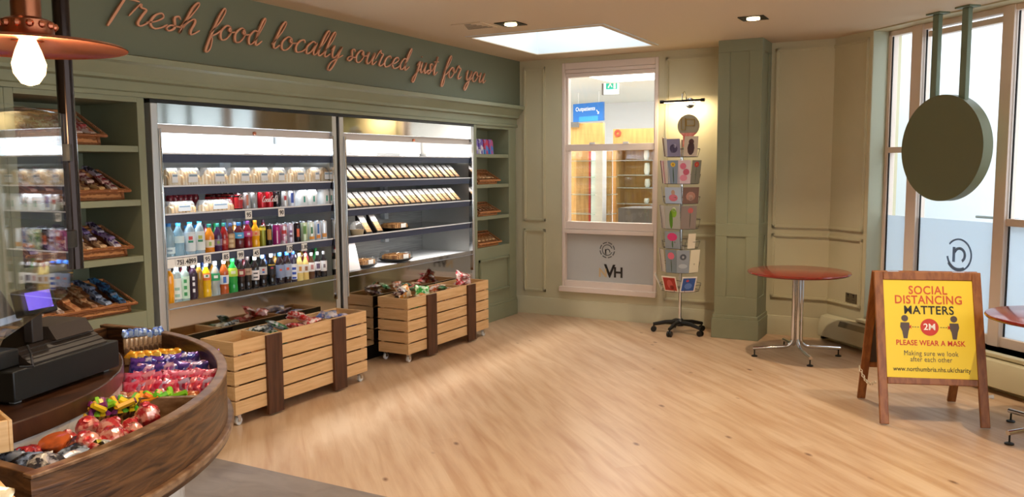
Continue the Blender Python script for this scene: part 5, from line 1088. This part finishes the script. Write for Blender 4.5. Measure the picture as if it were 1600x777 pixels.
# ------------------------------------------------------------------ round tables
def table(label, c, z, feet_rot):
    t = thing('round_table', label, 'table', c)
    b = MB(); b.lathe([(.40, z-.028), (.418, z-.022), (.425, z-.012), (.422, z-.004), (.412, z)], 64); b.build('table_top', CHERRY, t)
    b = MB(); b.lathe([(.11, z-.036), (.11, z-.0285)], 20); b.build('top_plate', BLACKM, t)
    for k in range(4):
        a = math.radians(feet_rot+90*k); e = Vector((math.cos(a), math.sin(a), 0)); up = Vector((0, 0, 1))
        pts = [e*.034+up*(z-.037), e*.034+up*.16]+[e*(.034+.075*(1-math.cos(q)))+up*(.16-.075*math.sin(q)) for q in [PI/2*i/6 for i in range(1, 7)]]+[e*.375+up*.07]
        b = MB(); b.tube(pts, .0155, 10); lg = b.build('leg', CHROME, t)
        b = MB(); b.tube([e*.36+up*.056, e*.36+up*.014], .006, 6); b.lathe([(.026, .0005), (.026, .008), (.012, .014)], 14, tuple(e*.36)); b.build('foot', BLACK, lg)
    return t
T1, T2 = Vector((-1.245, 7.43, 0)), Vector((.545, 5.86, 0))
table('round cherry red table with chrome legs by the green pillar', T1, .745, 207)
table('round cherry red table at the right edge, behind the yellow sign', T2, .745, 132)

# ------------------------------------------------------------------ A-board
FM = Vector((-.128, 5.797, 0)); U_ = Vector((.946, .324, 0)).normalized(); N_ = Vector((U_.y, -U_.x, 0))     # N_ towards the viewer
ab = thing('a_board', 'brown wooden A-board with a yellow social distancing poster standing on the floor', 'sign board', FM+N_*-.29, math.atan2(U_.y, U_.x))
# local: x along, y away from viewer, front feet at y=-.29, back feet at y=+.29, top at y=0
HT, SPR, HW = .945, .285, .325
def fr(x, s, off=0, back=False):      # point at width x, fraction s up the frame
    y = -SPR*(1-s)-.012; z = HT*s; nrm = Vector((0, -HT, SPR)).normalized()
    v = Vector((x, y, z))+nrm*off
    if back: v.y = -v.y
    return v
def frame_board(mb, x0, x1, s0, s1, th, back=False, off=0):
    vs = [fr(x, s, o_, back) for o_ in (off, off+th) for x, s in ((x0, s0), (x1, s0), (x1, s1), (x0, s1))]
    mb.add(vs, [(0, 1, 2, 3), (7, 6, 5, 4), (0, 4, 5, 1), (1, 5, 6, 2), (2, 6, 7, 3), (3, 7, 4, 0)])
for bk, nm in ((False, 'front_frame'), (True, 'rear_frame')):
    b = MB(); frame_board(b, -HW, -HW+.055, .004, 1, .022, bk); frame_board(b, HW-.055, HW, .004, 1, .022, bk); frame_board(b, -HW+.055, HW-.055, .945, 1, .022, bk); frame_board(b, -HW+.055, HW-.055, .262, .305, .022, bk); b.build(nm, ABWOOD, ab, bev=.004)
b = MB(); frame_board(b, -HW+.055, HW-.055, .305, .945, .010, True); b.build('rear_board', plain('#3a2a20'), ab)
YEL = M('yellow_poster', '#f6d638', .5)
b = MB(); frame_board(b, -HW+.055, HW-.055, .305, .945, .012, False, .004); po = b.build('poster', YEL, ab)
tilt = math.atan2(HT, SPR)
def onposter(me, x, s, off=.0175): 
    p = fr(x, s, off); return inst(me.name, me, po, p, (tilt, 0, 0))
REDI = M('poster_red', '#cf3a26', .5); BLKI = M('poster_black', '#241c14', .5); GRYI = M('poster_grey', '#5a4a42', .5); ORI = M('poster_orange', '#d2542a', .5)
for txt, s, sz, m_, bo, sp in (('SOCIAL', .876, .076, ORI, .0013, 1.08), ('DISTANCING', .812, .076, ORI, .0013, 1.08), ('MATTERS', .744, .076, BLKI, .0013, 1.08), ('PLEASE WEAR A MASK', .53, .047, REDI, .0009, 1.04), ('Making sure we look', .463, .046, GRYI, 0, 1.06), ('after each other', .424, .046, GRYI, 0, 1.06), ('www.northumbria.nhs.uk/charity', .36, .042, BLKI, .0003, 1.02)):
    me = text_mesh(txt, sz, m_, 'lettering', bo, space=sp); w = max(v.co.x for v in me.vertices)-min(v.co.x for v in me.vertices)
    want = {'SOCIAL': .235, 'DISTANCING': .405, 'MATTERS': .30, 'PLEASE WEAR A MASK': .415, 'Making sure we look': .325, 'after each other': .25, 'www.northumbria.nhs.uk/charity': .465}[txt]; k_ = want/w
    for v in me.vertices: v.co.x *= k_
    onposter(me, .0, s)
def flat(shapes, m_, nm, s, off=.0172):
    b = MB()
    for poly in shapes: b.add([(x, y, 0) for x, y in poly], [tuple(range(len(poly)))])
    onposter(b.mesh(nm, m_), 0, s, off)
def disc(cx, cy, r, n=28): return [(cx+r*math.cos(2*PI*i/n), cy+r*math.sin(2*PI*i/n)) for i in range(n)]
flat([disc(0, 0, .055)], REDI, 'red_disc', .635); me = text_mesh('2M', .058, M('poster_white', '#fbf4ea', .5), 'lettering', .001); onposter(me, 0, .635, .0182)
for sx in (-1, 1):
    cx = sx*.148
    flat([disc(cx, .055, .021, 18), [(cx-.026, .028), (cx+.026, .028), (cx+.03, .0), (cx+.02, -.03), (cx+.012, -.075), (cx-.012, -.075), (cx-.018, -.03), (cx-.03, .0)]], GRYI, 'person_symbol', .635)
    flat([[(sx*.108, .014), (sx*.124, -.0), (sx*.108, -.014), (sx*.112, 0)], [(sx*.124, .014), (sx*.112, 0), (sx*.124, -.014), (sx*.12, 0)]], REDI, 'red_arrow', .635, .0178)
    flat([[(sx*x0, .002), (sx*(x0+.01), .002), (sx*(x0+.01), -.002), (sx*x0, -.002)] for x0 in (.064, .08, .096)], GRYI, 'dashed_line', .635)
b = MB()
for x in (-.2, .2): b.box(x-.035, x+.035, -.02, .02, HT+.001, HT+.004)
b.build('hinge', CHROME, ab)
def chain(x):
    b = MB(); a, c = fr(x, .27, .0), fr(x, .27, .0, True); n = 13
    for i in range(n):
        f = (i+.5)/n; p = a.lerp(c, f)+Vector((0, 0, -.055*math.sin(PI*f))); q = a.lerp(c, f+.4/n)+Vector((0, 0, -.055*math.sin(PI*min(1, f+.4/n))))
        d = (q-p).normalized(); s = Vector((1, 0, 0)) if i % 2 else Vector((0, 0, 1)); b.tube([p+(d*math.cos(t)*.021+s*math.sin(t)*.009) for t in [2*PI*k/10 for k in range(11)]], .0028, 5, False)
    b.build('chain', M('white_chain', '#d8cdb8', .4), ab)
chain(-HW-.012)
b = MB(); b.tube([fr(HW+.0, .2, .011)-Vector((0, .0, 0)), fr(HW+.03, .2, .011)], [.008, .014], 10); b.build('knob', WHITE, ab)

# ------------------------------------------------------------------ round hanging sign
q1 = onZ(1481, 21, CEIL); DP = W45(0, -.06, 0); s_post = (Vector((q1.x, q1.y, 0))-A0).dot(DU); off_d = -.07
q1 = W45(s_post, off_d, 0); cs_ = s_post+.125
ds = thing('hanging_disc_sign', 'large blank round olive green sign hung on two posts before the bay window', 'sign', W45(cs_, off_d, 0), math.atan2(DU.y, DU.x))
ZD_ = (onP(1490, 144, W45(0, off_d, 0), DN).z+onP(1488, 318, W45(0, off_d, 0), DN).z)/2
RD_ = .405
OLIVE = M('olive_paint', '#686a4a', .55)
b = MB(); b.prismy([(RD_*math.cos(2*PI*i/72), RD_*math.sin(2*PI*i/72)) for i in range(72)], -.045, .045); b.build('disc', OLIVE, ds, (0, 0, ZD_), ang=30)
for sx in (-.125, .16):
    b = MB(); zt = ZD_+math.sqrt(RD_**2-sx*sx)-.02; b.box(sx-.03, sx+.03, -.02, .02, zt, CEIL-.012); b.build('post', M('sage_post', '#6f7c66', .5), ds, bev=.004)
    b = MB(); b.box(sx-.07, sx+.07, -.05, .05, CEIL-.0115, CEIL-.0005); b.build('ceiling_plate', M('sage_post', '#6f7c66', .5), ds)

# ------------------------------------------------------------------ heater, sockets, vent, downlights
ht = thing('skirting_heater', 'long cream skirting heater under the bay window with a grille on top', 'heater', W45(.03, 0, 0), math.atan2(DU.y, DU.x))
hp = [(0, .05), (-.10, .05), (-.10, .165), (-.07, .235), (0, .25)]     # y (room side negative), z
b = MB(); b.prismx([(y-.0205, z) for y, z in hp][::-1], 0, 2.9); b.build('casing', CREAM, ht, bev=.004)
b = MB(); b.add([(x, y-.0215, z+.0015) for x in (.28, 1.3) for y, z in ((-.095, .18), (-.075, .227))], [(0, 1, 3, 2)]); b.build('grille', M('heater_grille', '#8c8267', .6, c2='#6e6650', scale=60, stretch=(.01, 1, 1), kind='wave'), ht)
b = MB(); b.box(.02, .05, -.10, -.03, .02, .049); b.box(2.7, 2.73, -.10, -.03, .001, .049); b.build('bracket', BLACK, ht)
b = MB(); b.tube([(1.9, -.12, .13), (1.9, -.15, .13)], [.012, .02], 10); b.build('knob', WHITE, ht)
p = onP(1330.5, 466, A0, DN); so = thing('double_socket', 'brushed metal double power socket on the cream wall above the heater', 'socket', p, math.atan2(DU.y, DU.x))
b = MB(); b.box(-.073, .073, -.009, -.0005, -.043, .043); b.build('plate', M('satin_socket', '#8a7c66', .35, .7), so, bev=.002)
b = MB()
for cx in (-.036, .036):
    b.box(cx-.004, cx+.004, -.0105, -.0092, .006, .018); b.box(cx-.014, cx-.005, -.0105, -.0092, -.018, -.013); b.box(cx+.005, cx+.014, -.0105, -.0092, -.018, -.013); b.box(cx-.008, cx+.008, -.0115, -.0092, .022, .034)
b.build('pin_holes', BLACK, so)
p = onZ(741, 40, CEIL)
vt = thing('ceiling_vent', 'small slatted air vent in the ceiling left of the skylight', 'vent', (p.x, p.y, CEIL))
b = MB(); b.box(-.14, .14, -.14, .14, -.006, -.0005); b.build('vent_plate', CEILC, vt)
b = MB()
for i in range(5): e = .03+.022*i; b.box(-e, e, -.11+.05*i, -.095+.05*i, -.0085, -.0065)
b.build('slot', plain('#4a3a28'), vt)
def downlight(label, x, y, w=SPOT_W, seen=True, d=(0, 0, -1), ang=96):
    t = thing('downlight', label, 'downlight', (x, y, CEIL), 0, 'square ceiling downlights')
    b = MB(); e = .1
    for a0, a1, c0, c1 in ((-e, e, -e, -e+.035), (-e, e, e-.035, e), (-e, -e+.035, -e+.035, e-.035), (e-.035, e, -e+.035, e-.035)): b.box(a0, a1, c0, c1, -.006, -.0005)
    b.build('square_frame', BLACKM, t)
    b = MB(); b.lathe([(.05, -.005), (.05, -.012), (.03, -.016)], 20); b.build('lamp_face', M('downlight_glow', '#ffe6b8', .4, emit=30, ec='#ffdca0'), t)
    b = MB(); b.box(-.065, .065, -.065, .065, -.004, -.001); b.build('back_plate', BLACK, t)
    o = lamp('downlight_lamp', 'SPOT', (0, 0, 0), w, WARM, spot_size=math.radians(ang), spot_blend=.7, shadow_soft_size=.02); o.parent = t; o.location = (0, 0, -.03); aim(o, d)
D1, D2 = onZ(798, 37, CEIL), onZ(1177, 28, CEIL)
downlight('lit square downlight in the ceiling left of the skylight', D1.x, D1.y, SPOT_W*.6)
downlight('lit square downlight in the ceiling in front of the green pillar', D2.x, D2.y, SPOT_W*1.45)
downlight('square ceiling downlight out of view above the room', -3.0, 4.2, SPOT_W*.45)
downlight('square ceiling downlight out of view above the room', .42, 5.35, SPOT_W*1.5)
for x, y in ((-1.5, 4.4), (.2, 3.2), (-1.6, 2.6), (-3.45, 2.7), (.2, .8), (-1.6, .3)):  # the service-side one is added out of view to brighten the niche trays
    downlight('square ceiling downlight out of view above the room', x, y)
